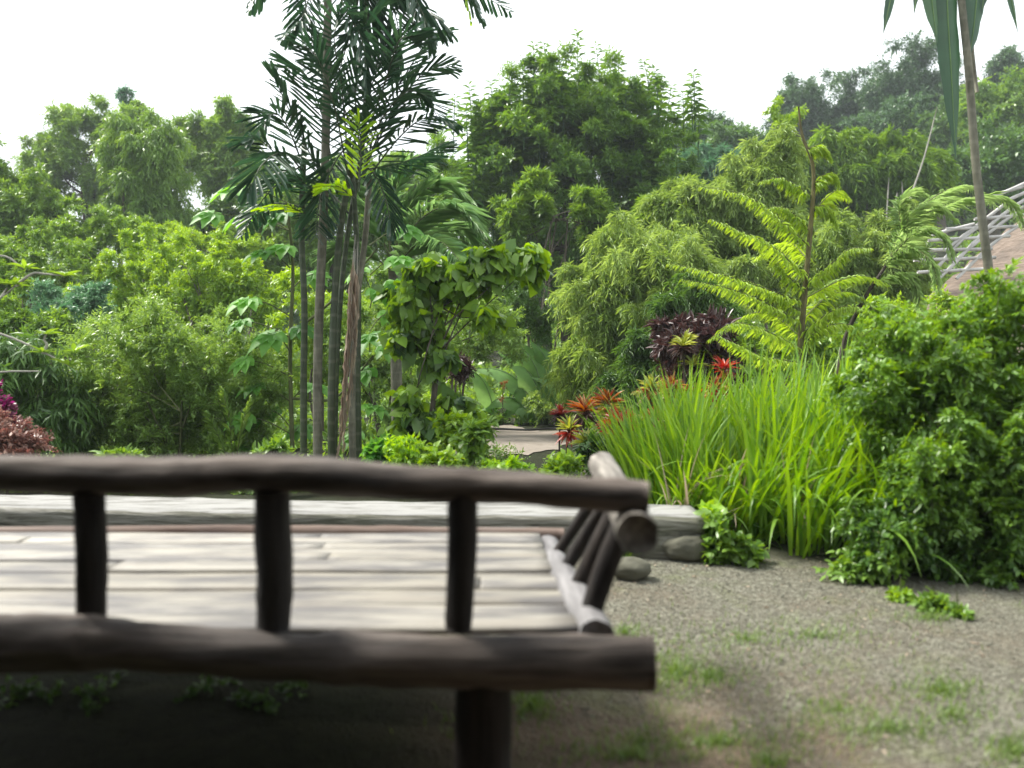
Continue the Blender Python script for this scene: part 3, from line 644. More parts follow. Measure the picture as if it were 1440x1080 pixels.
rosette(962, 492, 7.9, 22, 'yellow', 'maroon', "yellow tipped croton on the dark maroon bush", heads=3)
rosette(1005, 480, 8.1, 22, 'yellow', 'maroon', "yellow tipped croton next to the fern stem", heads=2)
rosette(960, 552, 7.4, 24, 'orange', 'yellow', "bronze croton peeping over the grassy leaves", heads=3)
rosette(788, 578, 7.9, 18, 'red', 'maroon', "tiny dark croton farthest left of the red row")
plant("maroon_bush", "dark maroon leafed bush behind the yellow tipped crotons", "bush", 8.4, [(950,475,26,26),(990,465,26,20),(960,520,40,28),(1020,520,36,28)], 44, 17, 16, 9, .13, .035, 'maroon', up=.6, tr=.02, stems=4, limbs=8, crown='foliage', stem='stem', dr=.35, tpl='F')

# ------------------------------------------------------------------ fern-leaved stems
YF = 6.6
xb = P(1128, 600, YF)[0]; base = np.array([xb, YF, float(T(xb, YF))])
fe = empty("fern_leaved_tree", base, "tall thin stem with long bright ferny fronds sweeping to the left", "tree")
mb = MB(); pts = curve(Pd([(1118,660),(1124,520),(1130,430),(1139,330),(1144,240),(1128,190),(1123,150)], YF), 30); pts[0,2] = T(pts[0,0],pts[0,1]) - .05
tube(mb, pts, np.linspace(.034, .007, 30), 8, .08); mb.build('trunk', barkmat("fern_stem", (.07,.06,.025), (.17,.15,.06), (20,20,8)), fe, base, True)
ff = [[(1130,425),(1060,400,-.2),(1000,382,-.4),(940,370,-.5)], [(1129,455),(1065,420,-.2),(1010,402,-.4),(958,392,-.5)], [(1137,345),(1090,305,-.1),(1050,275,-.2),(985,262,-.3)],
      [(1134,390),(1085,345,-.2),(1040,325,-.4),(1000,308,-.5)], [(1126,490),(1070,462,-.3),(1030,455,-.5),(998,478,-.6)], [(1124,510),(1070,500,-.2),(1035,485,-.4),(1010,472,-.5)],
      [(1131,420),(1180,395,.2),(1215,388,.3),(1250,400,.4)], [(1134,400),(1170,370,-.2),(1195,350,-.3),(1225,350,-.4)], [(1142,300),(1165,275,.1),(1180,268,.2),(1195,280,.3)], [(1143,262),(1160,245),(1172,246),(1180,262)],
      [(1141,275),(1115,258),(1095,250),(1070,255)], [(1128,470),(1165,440,-.2),(1195,430,-.3),(1230,440,-.4)], [(1136,365),(1110,340,.3),(1085,350,.5),(1060,365,.7)], [(1134,210),(1150,205),(1160,210),(1170,225)],
      [(1128,440),(1085,410),(1050,395),(1010,400)], [(1127,475),(1090,445,.2),(1060,440,.3),(1030,455,.4)], [(1132,410),(1100,380),(1075,345),(1055,330)], [(1128,450),(1160,420,.3),(1190,410,.4),(1220,425,.5)], [(1126,490),(1150,465),(1185,455),(1215,470)], [(1138,325),(1115,300),(1095,290),(1070,298)], [(1142,290),(1160,290),(1170,300),(1178,320)]]
for l in ff: frond(Pd(l, YF), 'fern', .14, .0075, 80, fe, base, hang=.8, fwd=.35, rad=.006, prof='fern', stemmat='twig', tpl='F')
YF2 = 7.2
xb = P(1180, 600, YF2)[0]; base = np.array([xb, YF2, float(T(xb, YF2))])
fe = empty("plumed_tree", base, "leaning dark stem topped by soft arching green plumes in front of the hut", "tree")
mb = MB(); pts = curve(Pd([(1172,640),(1183,500),(1210,430),(1245,375),(1275,330)], YF2), 20); pts[0,2] = T(pts[0,0],pts[0,1]) - .05
tube(mb, pts, np.linspace(.028, .009, 20), 8, .08); mb.build('trunk', BM['trunk_dk'], fe, base, True)
for l in [[(1250,365),(1275,310),(1310,285),(1345,310)], [(1255,355),(1290,300,.2),(1325,278,.3),(1370,285,.4)], [(1245,370),(1290,325,-.3),(1325,330,-.4),(1340,365,-.5)], [(1240,375),(1280,350,-.3),(1310,370,-.5),(1320,410,-.6)],
          [(1262,345),(1310,280,.5),(1360,262,.7),(1400,290,.8)], [(1230,395),(1200,390),(1165,400),(1140,430)], [(1225,400),(1270,385,-.2),(1290,410,-.3),(1295,440,-.4)], [(1215,420),(1180,415,-.2),(1150,425,-.3),(1120,450,-.4)],
          [(1270,335),(1265,290),(1280,270),(1300,272)], [(1300,300),(1380,275,.3),(1420,285,.4),(1440,320,.5)], [(1205,440),(1240,430,-.2),(1265,445,-.3),(1275,475,-.4)]]:
    frond(Pd(l, YF2), 'plume', .20, .0045, 120, fe, base, hang=.5, fwd=.95, rad=.006, prof='fern', stemmat='twig', tpl='F')

# slender tree with hanging strap leaves
YT = 5.4
xb = P(1392, 600, YT)[0]; base = np.array([xb, YT, float(T(xb, YT))])
sl = empty("strap_leaf_tree", base, "slender curved grey trunk with long strap leaves hanging at top right", "tree")
mb = MB(); pts = curve(Pd([(1400,620),(1391,400),(1385,340),(1372,230),(1362,100),(1350,-20),(1340,-160)], YT), 34); pts[0,2] = T(pts[0,0],pts[0,1]) - .05
tube(mb, pts, np.linspace(.031, .021, 34), 9, .06); mb.build('trunk', BM['palm_st'], sl, base, True)
mb = MB(); tube(mb, curve(Pd([(1374,130),(1366,60),(1358,-60),(1350,-120)], YT + .1), 12), np.linspace(.012,.018,12), 7); mb.build('branch', BM['palm_st'], sl, base, True)
for l, w in [([(1345,-110),(1332,-20),(1338,110),(1344,222)], 26), ([(1350,-110),(1375,-60),(1370,30),(1362,85)], 26), ([(1340,-110),(1300,-90),(1310,0),(1318,60)], 26), ([(1340,-110),(1270,-90),(1252,0),(1242,48)], 14),
             ([(1345,-110),(1400,-100),(1420,-10),(1432,48)], 14), ([(1345,-110),(1298,-100),(1290,-20),(1285,22)], 10), ([(1345,-110),(1390,-110),(1385,-20),(1380,20)], 16)]:
    bigleaf(l, w * 1.2, YT, sl, base, mat='palm', fold=.12, ref=(rng.uniform(-.4, .4), -.9, .2))

# branches with leaf rosettes at far left (frangipani)
YG = 5.6
xb = P(-140, 600, YG)[0]; base = np.array([xb, YG, float(T(xb, YG))])
fg = empty("frangipani", base, "bare pale branches tipped with leaf rosettes reaching in at the left edge", "tree")
mb = MB(); tube(mb, curve([base - [0,0,.05], P(-120, 560, YG), P(-90, 470, YG)], 10), np.linspace(.06, .04, 10), 9)
ends = [[(-90,470),(-20,465),(40,485),(98,515)], [(-90,470),(-40,430),(0,418),(22,402)], [(-90,480),(-20,520),(20,522),(55,522)], [(-90,460),(-40,370),(5,360),(32,378)], [(22,402),(45,385),(62,385),(90,388)], [(-90,470),(-30,440),(-5,425),(10,405)], [(60,497),(66,485),(62,478),(66,468)]]
for l in ends: tube(mb, curve(Pd(l, YG), 14), np.linspace(.012, .005, 14), 6)
mb.build('trunk', BM['pale'], fg, base, True)
mb = MB()
for (px, py) in [(98,515),(104,495),(60,497),(22,402),(35,378),(8,400),(66,470),(90,388)]:
    c = P(px, py, YG); n = 9; a = np.linspace(0, 2*PI, n, endpoint=False) + rng.uniform(0, 1)
    D = np.stack([np.cos(a), np.sin(a) * .8, rng.uniform(.1, .7, n)], -1)
    place(mb, 'N', np.tile(c, (n, 1)), D, np.tile([0, 0, 1.], (n, 1)), rng.uniform(.08, .14, n), .034, rng.uniform(.3, 1, n))
mb.build('foliage', LM['mid'], fg, base)

# small bare shrub stems on the hillside
xb = P(1240, 300, 21)[0]; base = np.array([xb, 21, float(T(xb, 21))])
mb = MB()
for l in [[(1243,360),(1246,320),(1250,250)], [(1270,360),(1272,310),(1268,255)], [(1270,330),(1280,280),(1300,220),(1318,150)], [(1246,320),(1258,290),(1262,270)]]:
    tube(mb, curve(Pd(l, 21), 10), np.linspace(.034, .012, 10), 6)
tag(mb.build("bare_sapling", BM['pale'], None, base, True), "pale bare forked sapling in front of the weeping bamboo", "tree")

# ------------------------------------------------------------------ tall grassy leaves
def blades(mb, B, L, W, lean, curl, az, nseg=9, tint=None):
    n = len(B); t = np.linspace(0, 1, nseg + 1)
    th = lean[:, None] + curl[:, None] * t[None] ** 1.6
    dz = np.cos(th); dh = np.sin(th); st = L[:, None] / nseg
    z = np.concatenate([np.zeros((n, 1)), np.cumsum(dz[:, :-1] * st, 1)], 1); h = np.concatenate([np.zeros((n, 1)), np.cumsum(dh[:, :-1] * st, 1)], 1)
    ca, sa = np.cos(az)[:, None], np.sin(az)[:, None]
    c = np.stack([B[:, 0:1] + h * ca, B[:, 1:2] + h * sa, B[:, 2:3] + z], -1)
    tw = az[:, None] + PI/2 + rng.uniform(-.6, .6, (n, 1)) + t[None] * rng.uniform(-.8, .8, (n, 1))
    s = np.stack([np.cos(tw), np.sin(tw), np.zeros_like(tw)], -1)
    w = W[:, None] * np.clip(np.minimum(.55 + t * 2.2, 1) * (1 - t ** 2.6), .02, 1)
    up = np.stack([-np.cos(th) * ca, -np.cos(th) * sa, np.sin(th)], -1)
    V = np.stack([c - s * w[..., None] * .5, c - up * w[..., None] * .12, c + s * w[..., None] * .5], 2)  # n, seg+1, 3, 3
    i = (np.arange(n) * (nseg + 1) * 3)[:, None, None] + (np.arange(nseg) * 3)[None, :, None] + np.arange(2)[None, None]
    Fc = np.stack([i, i + 1, i + 4, i + 3], -1).reshape(-1, 4)
    tint = rng.uniform(0, 1, n) if tint is None else tint
    mb.add(V.reshape(-1, 3), Fc, np.repeat(tint, nseg * 2))
mb = MB()
def bed(n, x0, x1, y0, y1, Lm, azc, azs, lean, curl, W=.025, bright=(0, 1)):
    # base points on the ground, grouped in fans
    g = max(4, n // 9); gx = rng.uniform(x0, x1, g); gy = rng.uniform(y0, y1, g); k = rng.integers(0, g, n)
    B = np.stack([gx[k] + rng.normal(size=n) * .03, gy[k] + rng.normal(size=n) * .03, np.zeros(n)], -1); B[:, 2] = T(B[:, 0], B[:, 1]) - .02
    az = azc + rng.normal(size=n) * azs
    blades(mb, B, Lm * rng.uniform(.7, 1.15, n), W * rng.uniform(.7, 1.3, n), np.abs(rng.normal(size=n)) * lean + .03, np.abs(rng.normal(size=n)) * curl + .15, az, tint=rng.uniform(*bright, n))
bed(900, .95, 2.45, 4.75, 6.3, .95, 0, 1.5, .22, .5)
bed(420, .78, 1.3, 4.7, 6.0, .78, 2.8, .8, .22, .4)
bed(380, 1.5, 2.6, 4.6, 5.6, 1.1, 0, 1.6, .18, .55)
bed(330, 1.15, 2.2, 4.35, 4.8, .85, -1.2, .9, .35, 1.5, bright=(0, .7))
bed(240, 1.5, 2.3, 4.05, 4.5, .75, -1.0, .8, .4, 1.6, bright=(0, .6))
bed(110, .95, 1.25, 4.6, 4.8, .55, -1.5, .8, .5, 1.4)
g_ = mb.build("tall_grass", LM['lily'], None, (1.6, 5, 0)); tag(g_, "bright sword-like leaves growing in a tall arching bed right of the timber beam", "grass", kind="stuff")
mb = MB(); bed(130, .9, 2.4, 4.3, 5.6, .62, -.6, 1.4, .5, 1.3, W=.014); tag(mb.build("dry_grass", LM['straw'], None, (1.6, 5, 0)), "withered brown blades tangled low in the tall arching leaves", "grass", kind="stuff")
# pale seed heads / small yellow flowers in it
mb = MB()
for (px, py) in [(893,555),(905,590),(935,600),(1010,575),(930,545),(910,612)]:
    c = P(px, py, 5.2); foliage(mb, np.array([c]), .035, 8, 4, .022, .014)
tag(mb.build("yellow_flowers", LM['yellow'], None, (.9, 5.2, 0)), "tiny pale yellow blooms sprinkled among the tall arching leaves", "flower", kind="stuff")

# ------------------------------------------------------------------ right bush and small ground plants
plant("hedge_bush", "big leafy green bush filling the right edge beside the gravel", "bush", 4.25,
      [(1400,560,110,130),(1330,510,80,60),(1455,445,85,50),(1290,560,70,90),(1310,700,70,90),(1400,720,110,110),(1260,640,50,70),(1225,540,40,60),(1240,470,40,40),(1400,432,60,35),(1500,600,110,200),(1400,800,90,55),(1320,790,50,45)],
      330, 32, 18, 12, .038, .019, 'bush', up=.5, droop=.3, lf_down=.2, tpl='F', bx=1400, tr=.03, stems=6, limbs=60, bark='twig', crown='foliage', stem='stem', topyoung=.9, dr=.42, twigs=900, shell=.5)
plant("low_bush", "lower leafy bush spilling onto the gravel in the bottom corner of the right hedge", "bush", 3.82,
      [(1400,750,110,80),(1460,790,80,80),(1300,740,70,70),(1360,820,60,32),(1235,745,45,50),(1330,690,80,50),(1430,680,80,60),(1390,625,90,50),(1300,640,50,40)], 290, 25, 15, 11, .034, .018, 'bush', up=.4, droop=.35, lf_down=.2, tpl='F', bx=1400, tr=.02, stems=5, limbs=30, bark='twig', crown='foliage', stem='stem', topyoung=.5, dr=.22, twigs=300, shell=.5)
plant("trailing_weed", "small leafy weed at the end of the timber beam", "weed", 4.05, [(1020,770,30,24),(1050,775,26,20),(1008,740,10,18)], 26, 18, 7, 6, .05, .034, 'mid', up=.3, tpl='N', tr=.006, limbs=8, bark='twig', crown='foliage', stem='stem', dr=.12, stems=3)
plant("heart_creeper", "young climber with pale round leaves against the beam end", "weed", 4.15, [(1003,730,8,22)], 8, 10, 4, 4, .06, .05, 'lime', tpl='H', tr=.005, limbs=3, bark='twig', crown='foliage', stem='stem', dr=.05)
plant("edge_weed", "low weed at the foot of the right bush", "weed", 3.75, [(1240,790,40,26),(1200,800,26,18)], 30, 16, 7, 6, .04, .022, 'mid', up=.4, tpl='N', tr=.005, limbs=8, bark='twig', crown='foliage', stem='stem', dr=.12, stems=3)
GW = "small green weeds in the gravel"
for (px, py, Y, r, mt, lab) in [(1310,862,3.3,22,'mid',"small leafy weed alone in the gravel near the right bush"),
                                (1265,845,3.45,13,'bright',"tiny weed at the gravel edge left of the leafy weed"),
                                (1345,872,3.22,14,'mid',"spreading weed just right of the leafy gravel weed"),
                                (885,788,4.1,13,'bright',"bright tuft growing behind the round stone")]:
    plant("gravel_weed", lab, "weed", Y, [(px, py, r, r * .6)], 12, r * .7, 7, 5, .03, .016, mt, up=.8, tpl='N', tr=.003, limbs=4, bark='twig', crown='foliage', stem='stem', group=GW, dr=.05)
LW = "lime green plants behind the timber beam"
for (px, py, rx, ry, Y, mt, tp, L, W, lab) in [
  (570,634,26,14,5.6,'lime','F',.05,.022,"feathery lime plant right of the palm stems"),
  (665,615,30,30,5.4,'mid','N',.06,.03,"taller leafy plant with bluish green leaves behind the top rail"),
  (640,600,18,22,6.2,'bright','N',.06,.04,"small leafy plant touching the heart-leaved tree's foot"),
  (715,660,34,8,5.2,'lime','N',.05,.035,"low round-leaved plant in front of the dirt clearing"),
  (785,658,26,9,5.1,'bright','N',.045,.03,"low green plant next to the white armrest log"),
  (620,648,30,12,5.0,'bright','N',.05,.03,"low plant in front of the heart-leaved tree"),
  (540,640,18,14,6.0,'papaya','N',.09,.04,"bright broad-leaved seedling by the right palm stem"),
  (850,632,40,14,6.7,'dark','N',.07,.03,"dark low plant around the croton stems above the armrest"),
  (690,640,26,8,8.6,'midfine','F',.05,.02,"wispy low plant at the left side of the dirt clearing"),
  (180,650,30,5,5.6,'mid','N',.10,.03,"pale striped-leaf plant just showing above the top rail at left"),
  (390,640,40,12,5.9,'mid','N',.07,.03,"low plant at the foot of the left palm stems")]:
    plant("border_plant", lab, "plant", Y, [(px, py, rx, ry), (px, py + 18, rx, ry)], 22, 14, 7, 6, L, W, mt, up=.7, tpl=tp, tr=.006, limbs=6, stems=3, bark='twig', crown='foliage', stem='stem', group=LW, dr=.12)
plant("low_creeper", "shaded creeping weed under the bench", "weed", 2.45, [(40,985,50,20),(300,985,60,16),(380,1000,60,20),(120,1010,60,20)], 40, 18, 4, 5, .02, .013, 'dark', tpl='N', tr=.002, limbs=3, bark='twig', crown='foliage', stem='stem', dr=.15)

# ------------------------------------------------------------------ timber beam, stones
def beam():
    nx, x0, x1 = 120, -4.2, .965; sec = [(0, -.02), (.0, .05), (.004, .11), (.0, .185), (.015, .208), (.10, .213), (.20, .212), (.32, .211), (.375, .206), (.39, .19), (.39, .1), (.39, -.02), (.15, -.03)]
    V = []; xs = np.linspace(x0, x1, nx)
    for i, x in enumerate(xs):
        for j, (y, z) in enumerate(sec):
            q = Vector((x * 1.6, y * 8, z * 8)); d = mnoise.noise(q) * .012 + mnoise.noise(Vector((x * 6, y * 20, z * 24))) * .008
            e = -.02 * abs(mnoise.noise(Vector((y * 12, z * 12, 3)))) * (i == nx - 1) 
            V.append((x + e, 4.05 - .08 * (x - .965) + y + d + .006 * math.sin(x * 1.3), z + d * .6 + .006 * math.sin(x * .9) * (z > .1)))
    ns = len(sec); i = np.arange(nx - 1)[:, None] * ns; j = np.arange(ns)[None]; k = (j + 1) % ns
    mb = MB(); mb.add(V, np.stack([i + j, i + ns + j, i + ns + k, i + k], -1).reshape(-1, 4)[:, ::-1], np.tile(np.isin(np.arange(ns), (4, 5, 6, 7)).astype(float) * .9, nx - 1))  # top faces tinted pale, bleaching and top light together
    n0 = (nx - 1) * ns; mb.l.append(np.arange(n0, n0 + ns, dtype=np.int32)); mb.t.append(np.array([ns], np.int32)); mb.tint.append(np.array([.1], np.float32))
    mb.l.append(np.arange(0, ns, dtype=np.int32)[::-1].copy()); mb.t.append(np.array([ns], np.int32)); mb.tint.append(np.array([.5], np.float32))
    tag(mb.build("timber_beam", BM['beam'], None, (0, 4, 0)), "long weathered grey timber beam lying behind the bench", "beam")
beam()
def stone(px, py, Y, rx, ry, rz, lab, mat=STONE, name="stone", group=None):
    c = P(px, py, Y); z0 = float(T(c[0], Y)); c = np.array([c[0], Y, z0 + rz * .75]); nu, nv = 44, 26; V = []
    for i in range(nv + 1):
        for j in range(nu):
            ph = PI * i / nv; th = 2 * PI * j / nu; d = Vector((math.sin(ph) * math.cos(th), math.sin(ph) * math.sin(th), math.cos(ph)))
            r = 1 + .14 * mnoise.noise(d * 1.5 + Vector((px, 0, 0))) + .05 * mnoise.noise(d * 4) + .02 * mnoise.noise(d * 11); V.append((c[0] + d.x * rx * r, c[1] + d.y * ry * r, c[2] + d.z * rz * r))
    i = np.arange(nv)[:, None] * nu; j = np.arange(nu)[None]; k = (j + 1) % nu
    mb = MB(); mb.add(V, np.stack([i + j, i + nu + j, i + nu + k, i + k], -1).reshape(-1, 4)); tag(mb.build(name, mat, None, (c[0], c[1], z0), True), lab, "stone", group)
stone(888, 815, 3.72, .088, .075, .056, "rounded grey stone lying on the gravel by the bench")
stone(968, 785, 4.07, .13, .07, .075, "flat grey rock wedged under the end of the timber beam")
stone(842, 608, 7.3, .16, .14, .12, "pale rock lying under the green croton")

# ------------------------------------------------------------------ bench
BY = 1.88      # distance of the backrest plane
bb = np.array([0., 2.4, 0.])
bench = empty("log_bench", bb, "rustic dark log bench with railed back and pale slatted seat", "bench")
def log(name, pts, r, mat, bump=.10, n=40, sides=18, seed=0., bf=5.):
    mb = MB(); c = curve(pts, n); rr = np.interp(np.linspace(0, 1, n), np.linspace(0, 1, len(r)), r)
    rk = rr.copy(); random.seed(int(seed * 10) + n)
    for _ in range(max(2, n // 9)):
        k0 = random.uniform(.03, .97) * n; rk *= 1 + random.uniform(.02, .08) * np.exp(-((np.arange(n) - k0) / 1.2) ** 2)
    tube(mb, c, rk, sides, bump * 1.35, seed=seed, bfreq=bf * 1.3); return mb.build(name, mat, bench, bb, True)
def W3(px, py, Y): return P(px, py, Y)
log('top_rail', [W3(-420,672,BY+.02), W3(-150,662,BY), W3(60,667,BY), W3(250,670,BY), W3(400,665,BY), W3(560,678,BY), W3(700,684,BY), W3(911,700,BY-.02)],
    [.044, .043, .042, .044, .046, .044, .042, .040, .038, .037], BM['log_x'], .10, 110, 20)
log('bottom_rail', [W3(-420,925,BY-.04), W3(-150,912,BY-.04), W3(0,905,BY-.04), W3(150,905,BY-.04), W3(300,918,BY-.04), W3(500,926,BY-.04), W3(700,930,BY-.04), W3(918,932,BY-.05)],
    [.055, .058, .062, .064, .058, .054, .054, .058, .062, .062], BM['log_x'], .10, 110, 20, 3.)
for (xt, xb_, wt, k) in [(125, 128, .036, 1), (383, 385, .042, 2), (650, 645, .035, 3), (-170, -168, .04, 4), (-395, -395, .04, 5)]:
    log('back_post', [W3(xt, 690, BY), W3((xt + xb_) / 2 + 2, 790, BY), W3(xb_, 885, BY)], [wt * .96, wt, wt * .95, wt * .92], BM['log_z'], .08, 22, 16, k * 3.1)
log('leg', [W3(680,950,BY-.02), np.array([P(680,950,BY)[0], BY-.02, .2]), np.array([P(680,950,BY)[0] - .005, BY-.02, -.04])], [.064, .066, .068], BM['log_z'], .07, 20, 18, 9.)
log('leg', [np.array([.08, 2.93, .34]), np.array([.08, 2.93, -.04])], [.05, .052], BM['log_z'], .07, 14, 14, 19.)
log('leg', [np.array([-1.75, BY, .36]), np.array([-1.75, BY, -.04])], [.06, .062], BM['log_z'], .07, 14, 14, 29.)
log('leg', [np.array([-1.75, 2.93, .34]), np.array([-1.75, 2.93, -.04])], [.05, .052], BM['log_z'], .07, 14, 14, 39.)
# armrest log (under the top rail at its near end) and flared spindles
arm = [P(897, 752, 1.79), P(880, 715, 2.1), P(862, 682, 2.5), P(846, 654, 2.95)]
arm_o = log('armrest', arm, [.046, .045, .044, .046, .050], BM['log_y'], .09, 40, 18, 50.)
side = [P(838, 898, 1.93), P(812, 845, 2.2), P(785, 800, 2.55), P(770, 768, 2.95)]
log('side_rail', side, [.045, .042, .045, .042, .038, .04], BM['rail_grey'], .12, 40, 16, 60.)
ac, scv = curve(arm, 50), curve(side, 50)
for q, (ta, tb_, r) in enumerate([(.30, .16, .029), (.46, .40, .027), (.62, .60, .021), (.78, .80, .019)]):
    a_ = ac[int(ta * 49)]; b_ = scv[int(tb_ * 49)]
    log('spindle', [a_, (a_ + b_) / 2 + rng.normal(size=3) * .004, b_], [r, r * 1.05, r * .95], BM['log_z'], .07, 14, 12, 70. + q)
log('front_pole', [np.array([-1.95, 2.97, .395]), np.array([-1, 2.97, .40]), np.array([-.3, 2.965, .397]), np.array([.19, 2.97, .39])], [.024, .026, .024, .025], BM['pole_red'], .08, 60, 12, 80.)
# seat: split bamboo slats running along the bench, one mesh
mb = MB(); y = 1.935; k = 0
while y < 2.93:
    w = random.uniform(.05, .12); xr = np.interp(y, [1.93, 2.2, 2.55, 2.95], [side[0][0], side[1][0], side[2][0], side[3][0]]) - .03
    cuts = [-2.05] + sorted(random.uniform(-1.8, .0) for _ in range(random.choice([0, 1, 1]))) + [xr]
    for a_, b_ in zip(cuts[:-1], cuts[1:]):
        n = 24; xs = np.linspace(a_ + .002, b_ - .002, n); V = []; zt = .405 + random.uniform(-.004, .004); sl_ = random.uniform(-.05, .05)
        for x in xs:
            wob = .004 * mnoise.noise(Vector((x * 2, y * 9, 0))); zz = zt + .005 * mnoise.noise(Vector((x * 1.5, y * 7, 4)))
            for (dy, dz) in ((0, -.012), (.0015, .0012), (w * .3, .003), (w * .7, .003), (w - .003, .0012), (w - .002, -.012)): V.append((x, y + dy + wob, zz + dz + sl_ * (dy - w / 2) * .3))
        i = np.arange(n - 1)[:, None] * 6; j = np.arange(6)[None]; kk = (j + 1) % 6
        n0 = mb.n; t_ = random.random(); mb.add(V, np.stack([i + j, i + 6 + j, i + 6 + kk, i + kk], -1).reshape(-1, 4)[:, ::-1], t_)
        for off, rev in ((0, 1), ((n - 1) * 6, 0)):
            f = np.arange(6, dtype=np.int32) + off + n0; mb.l.append(f[::-1].copy() if rev else f); mb.t.append(np.array([6], np.int32)); mb.tint.append(np.array([t_], np.float32))
    y += w
mb.build('seat', BM['slat'], bench, bb)
for yy in (2.1, 2.5, 2.85):
    log('seat_bearer', [np.array([-1.95, yy, .362]), np.array([.1, yy, .362])], [.026, .026], BM['log_x'], .05, 30, 10, yy)

# ------------------------------------------------------------------ hut with open bamboo roof frame, right
YR = 11.0
xb = P(1460, 420, YR)[0]; base = np.array([xb, YR, float(T(xb, YR))])
hut = empty("thatched_hut", base, "hut with brown thatched roof and bare bamboo roof lattice at right edge", "hut")
mb = MB()
def quad3(mb, a, b, c, d, th=.06):
    a, b, c, d = map(np.array, (a, b, c, d)); n = nrm(np.cross(b - a, d - a)[None])[0] * th; V = [a, b, c, d, a - n, b - n, c - n, d - n]
    mb.add(V, [(0,1,2,3),(7,6,5,4),(0,4,5,1),(1,5,6,2),(2,6,7,3),(3,7,4,0)])
# thatch slope: eaves low at left, ridge up to the right
A = P(1235, 478, YR - 1.2); B = P(1500, 520, YR - 2.4); C_ = P(1620, 205, YR + 1.2); D_ = P(1445, 300, YR + .8)
nx_, ny_ = 40, 24; V = []
for i in range(ny_ + 1):
    for j in range(nx_ + 1):
        u, v = j / nx_, i / ny_; p_ = (A * (1 - u) + B * u) * (1 - v) + (D_ * (1 - u) + C_ * u) * v
        p_ = p_ + np.array([0, 0, .04 * mnoise.noise(Vector((u * 9, v * 9, 0))) + .03 * ((v * 8) % 1)]); V.append(p_)
i = np.arange(ny_)[:, None] * (nx_ + 1); j = np.arange(nx_)[None]
mb.add(V, np.stack([i + j, i + j + 1, i + nx_ + 2 + j, i + nx_ + 1 + j], -1).reshape(-1, 4))
V2 = np.array(V) - [0, 0, .12]; mb.add(V2, np.stack([i + j, i + nx_ + 1 + j, i + nx_ + 2 + j, i + j + 1], -1).reshape(-1, 4))
mb.build('roof', BM['thatch'], hut, base)
for l in [[(1290,383),(1390,378)], [(1285,366),(1400,362)], [(1300,352),(1395,350)], [(1305,338),(1420,332)], [(1330,322),(1440,318)], [(1310,330),(1370,315)], [(1370,308),(1470,300)], [(1400,276),(1470,245)], [(1412,284),(1470,258)], [(1425,296),(1475,278)],
          [(1395,275),(1440,262)], [(1320,392),(1345,368),(1400,310),(1470,262)], [(1340,370),(1372,342),(1440,290)], [(1330,352),(1362,326),(1420,282)], [(1345,392),(1400,340),(1460,300)], [(1312,384),(1350,340),(1385,312)]]:
    mb = MB(); tube(mb, curve(Pd(l, YR - .6), 10), .022, 7, .08); mb.build('roof_pole', BM['bam'], hut, base, True)
for (px, dy) in [(1330, -.6), (1440, -1.2), (1560, .8)]:
    p_ = P(px, 400, YR + dy); mb = MB(); z_ = float(T(p_[0], p_[1])); tube(mb, np.array([[p_[0], p_[1], z_ - .05], [p_[0], p_[1], P(px, 478 if px < 1500 else 420, YR + dy)[2]]]), .06, 9); mb.build('post', BM['hutpost'], hut, base, True)

# ------------------------------------------------------------------ ground
def axis(a, b, c, d, n1, n2, n3): return np.concatenate([np.linspace(a, b, n1, endpoint=False), np.linspace(b, c, n2, endpoint=False), np.linspace(c, d, n3)])
gx = axis(-160, -6, 6, 200, 60, 110, 70); gy = axis(-40, 1, 12, 260, 16, 100, 110)
X, Y_ = np.meshgrid(gx, gy); Z = T(X, Y_)
V = np.stack([X, Y_, Z], -1).reshape(-1, 3); nx_ = len(gx); i = np.arange(len(gy) - 1)[:, None] * nx_; j = np.arange(nx_ - 1)[None]
mb = MB(); mb.add(V, np.stack([i + j, i + j + 1, i + nx_ + j + 1, i + nx_ + j], -1).reshape(-1, 4))
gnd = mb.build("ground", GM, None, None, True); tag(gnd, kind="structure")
xf, yf = V[:, 0], V[:, 1]
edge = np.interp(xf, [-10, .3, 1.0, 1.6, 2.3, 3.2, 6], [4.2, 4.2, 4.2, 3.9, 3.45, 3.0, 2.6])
litter_and_shade = sm((yf - edge + .05) / .35); litter_and_shade = np.maximum(litter_and_shade, sm((.05 - xf) / .5) * .9)  # left part: dark dirt, with under-bench shade put into the colour
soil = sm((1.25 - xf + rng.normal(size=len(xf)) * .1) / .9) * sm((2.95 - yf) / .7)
for nm, arr in (("litter_and_shade", litter_and_shade), ("soil", soil)):
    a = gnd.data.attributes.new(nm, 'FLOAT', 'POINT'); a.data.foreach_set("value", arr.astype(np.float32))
# dirt clearing
n = 60; a = np.linspace(0, 2 * PI, n, endpoint=False); c0 = (-.02, 11.5)
Vd = [(c0[0], c0[1], 0)]
for rr_ in (.5, 1):
    for t in a:
        r = rr_ * (1 + .18 * math.sin(3 * t + 1) + .1 * math.sin(5 * t) + .05 * math.sin(13 * t) + .04 * math.sin(23 * t + 2)); Vd.append((c0[0] + 1.0 * r * math.cos(t), c0[1] + 1.7 * r * math.sin(t), 0))
Vd = np.array(Vd); Vd[:, 2] = T(Vd[:, 0], Vd[:, 1]) + .012
mb = MB(); k = np.arange(n); mb.add(Vd, np.stack([np.zeros(n, int), 1 + k, 1 + (k + 1) % n], -1)); 
mb.l.append(np.stack([1 + k, 1 + n + k, 1 + n + (k + 1) % n, 1 + (k + 1) % n], -1).ravel().astype(np.int32)); mb.t.append(np.full(n, 4, np.int32)); mb.tint.append(np.full(n, .5, np.float32))
tag(mb.build("dirt_path", DIRT, None, None), kind="structure")
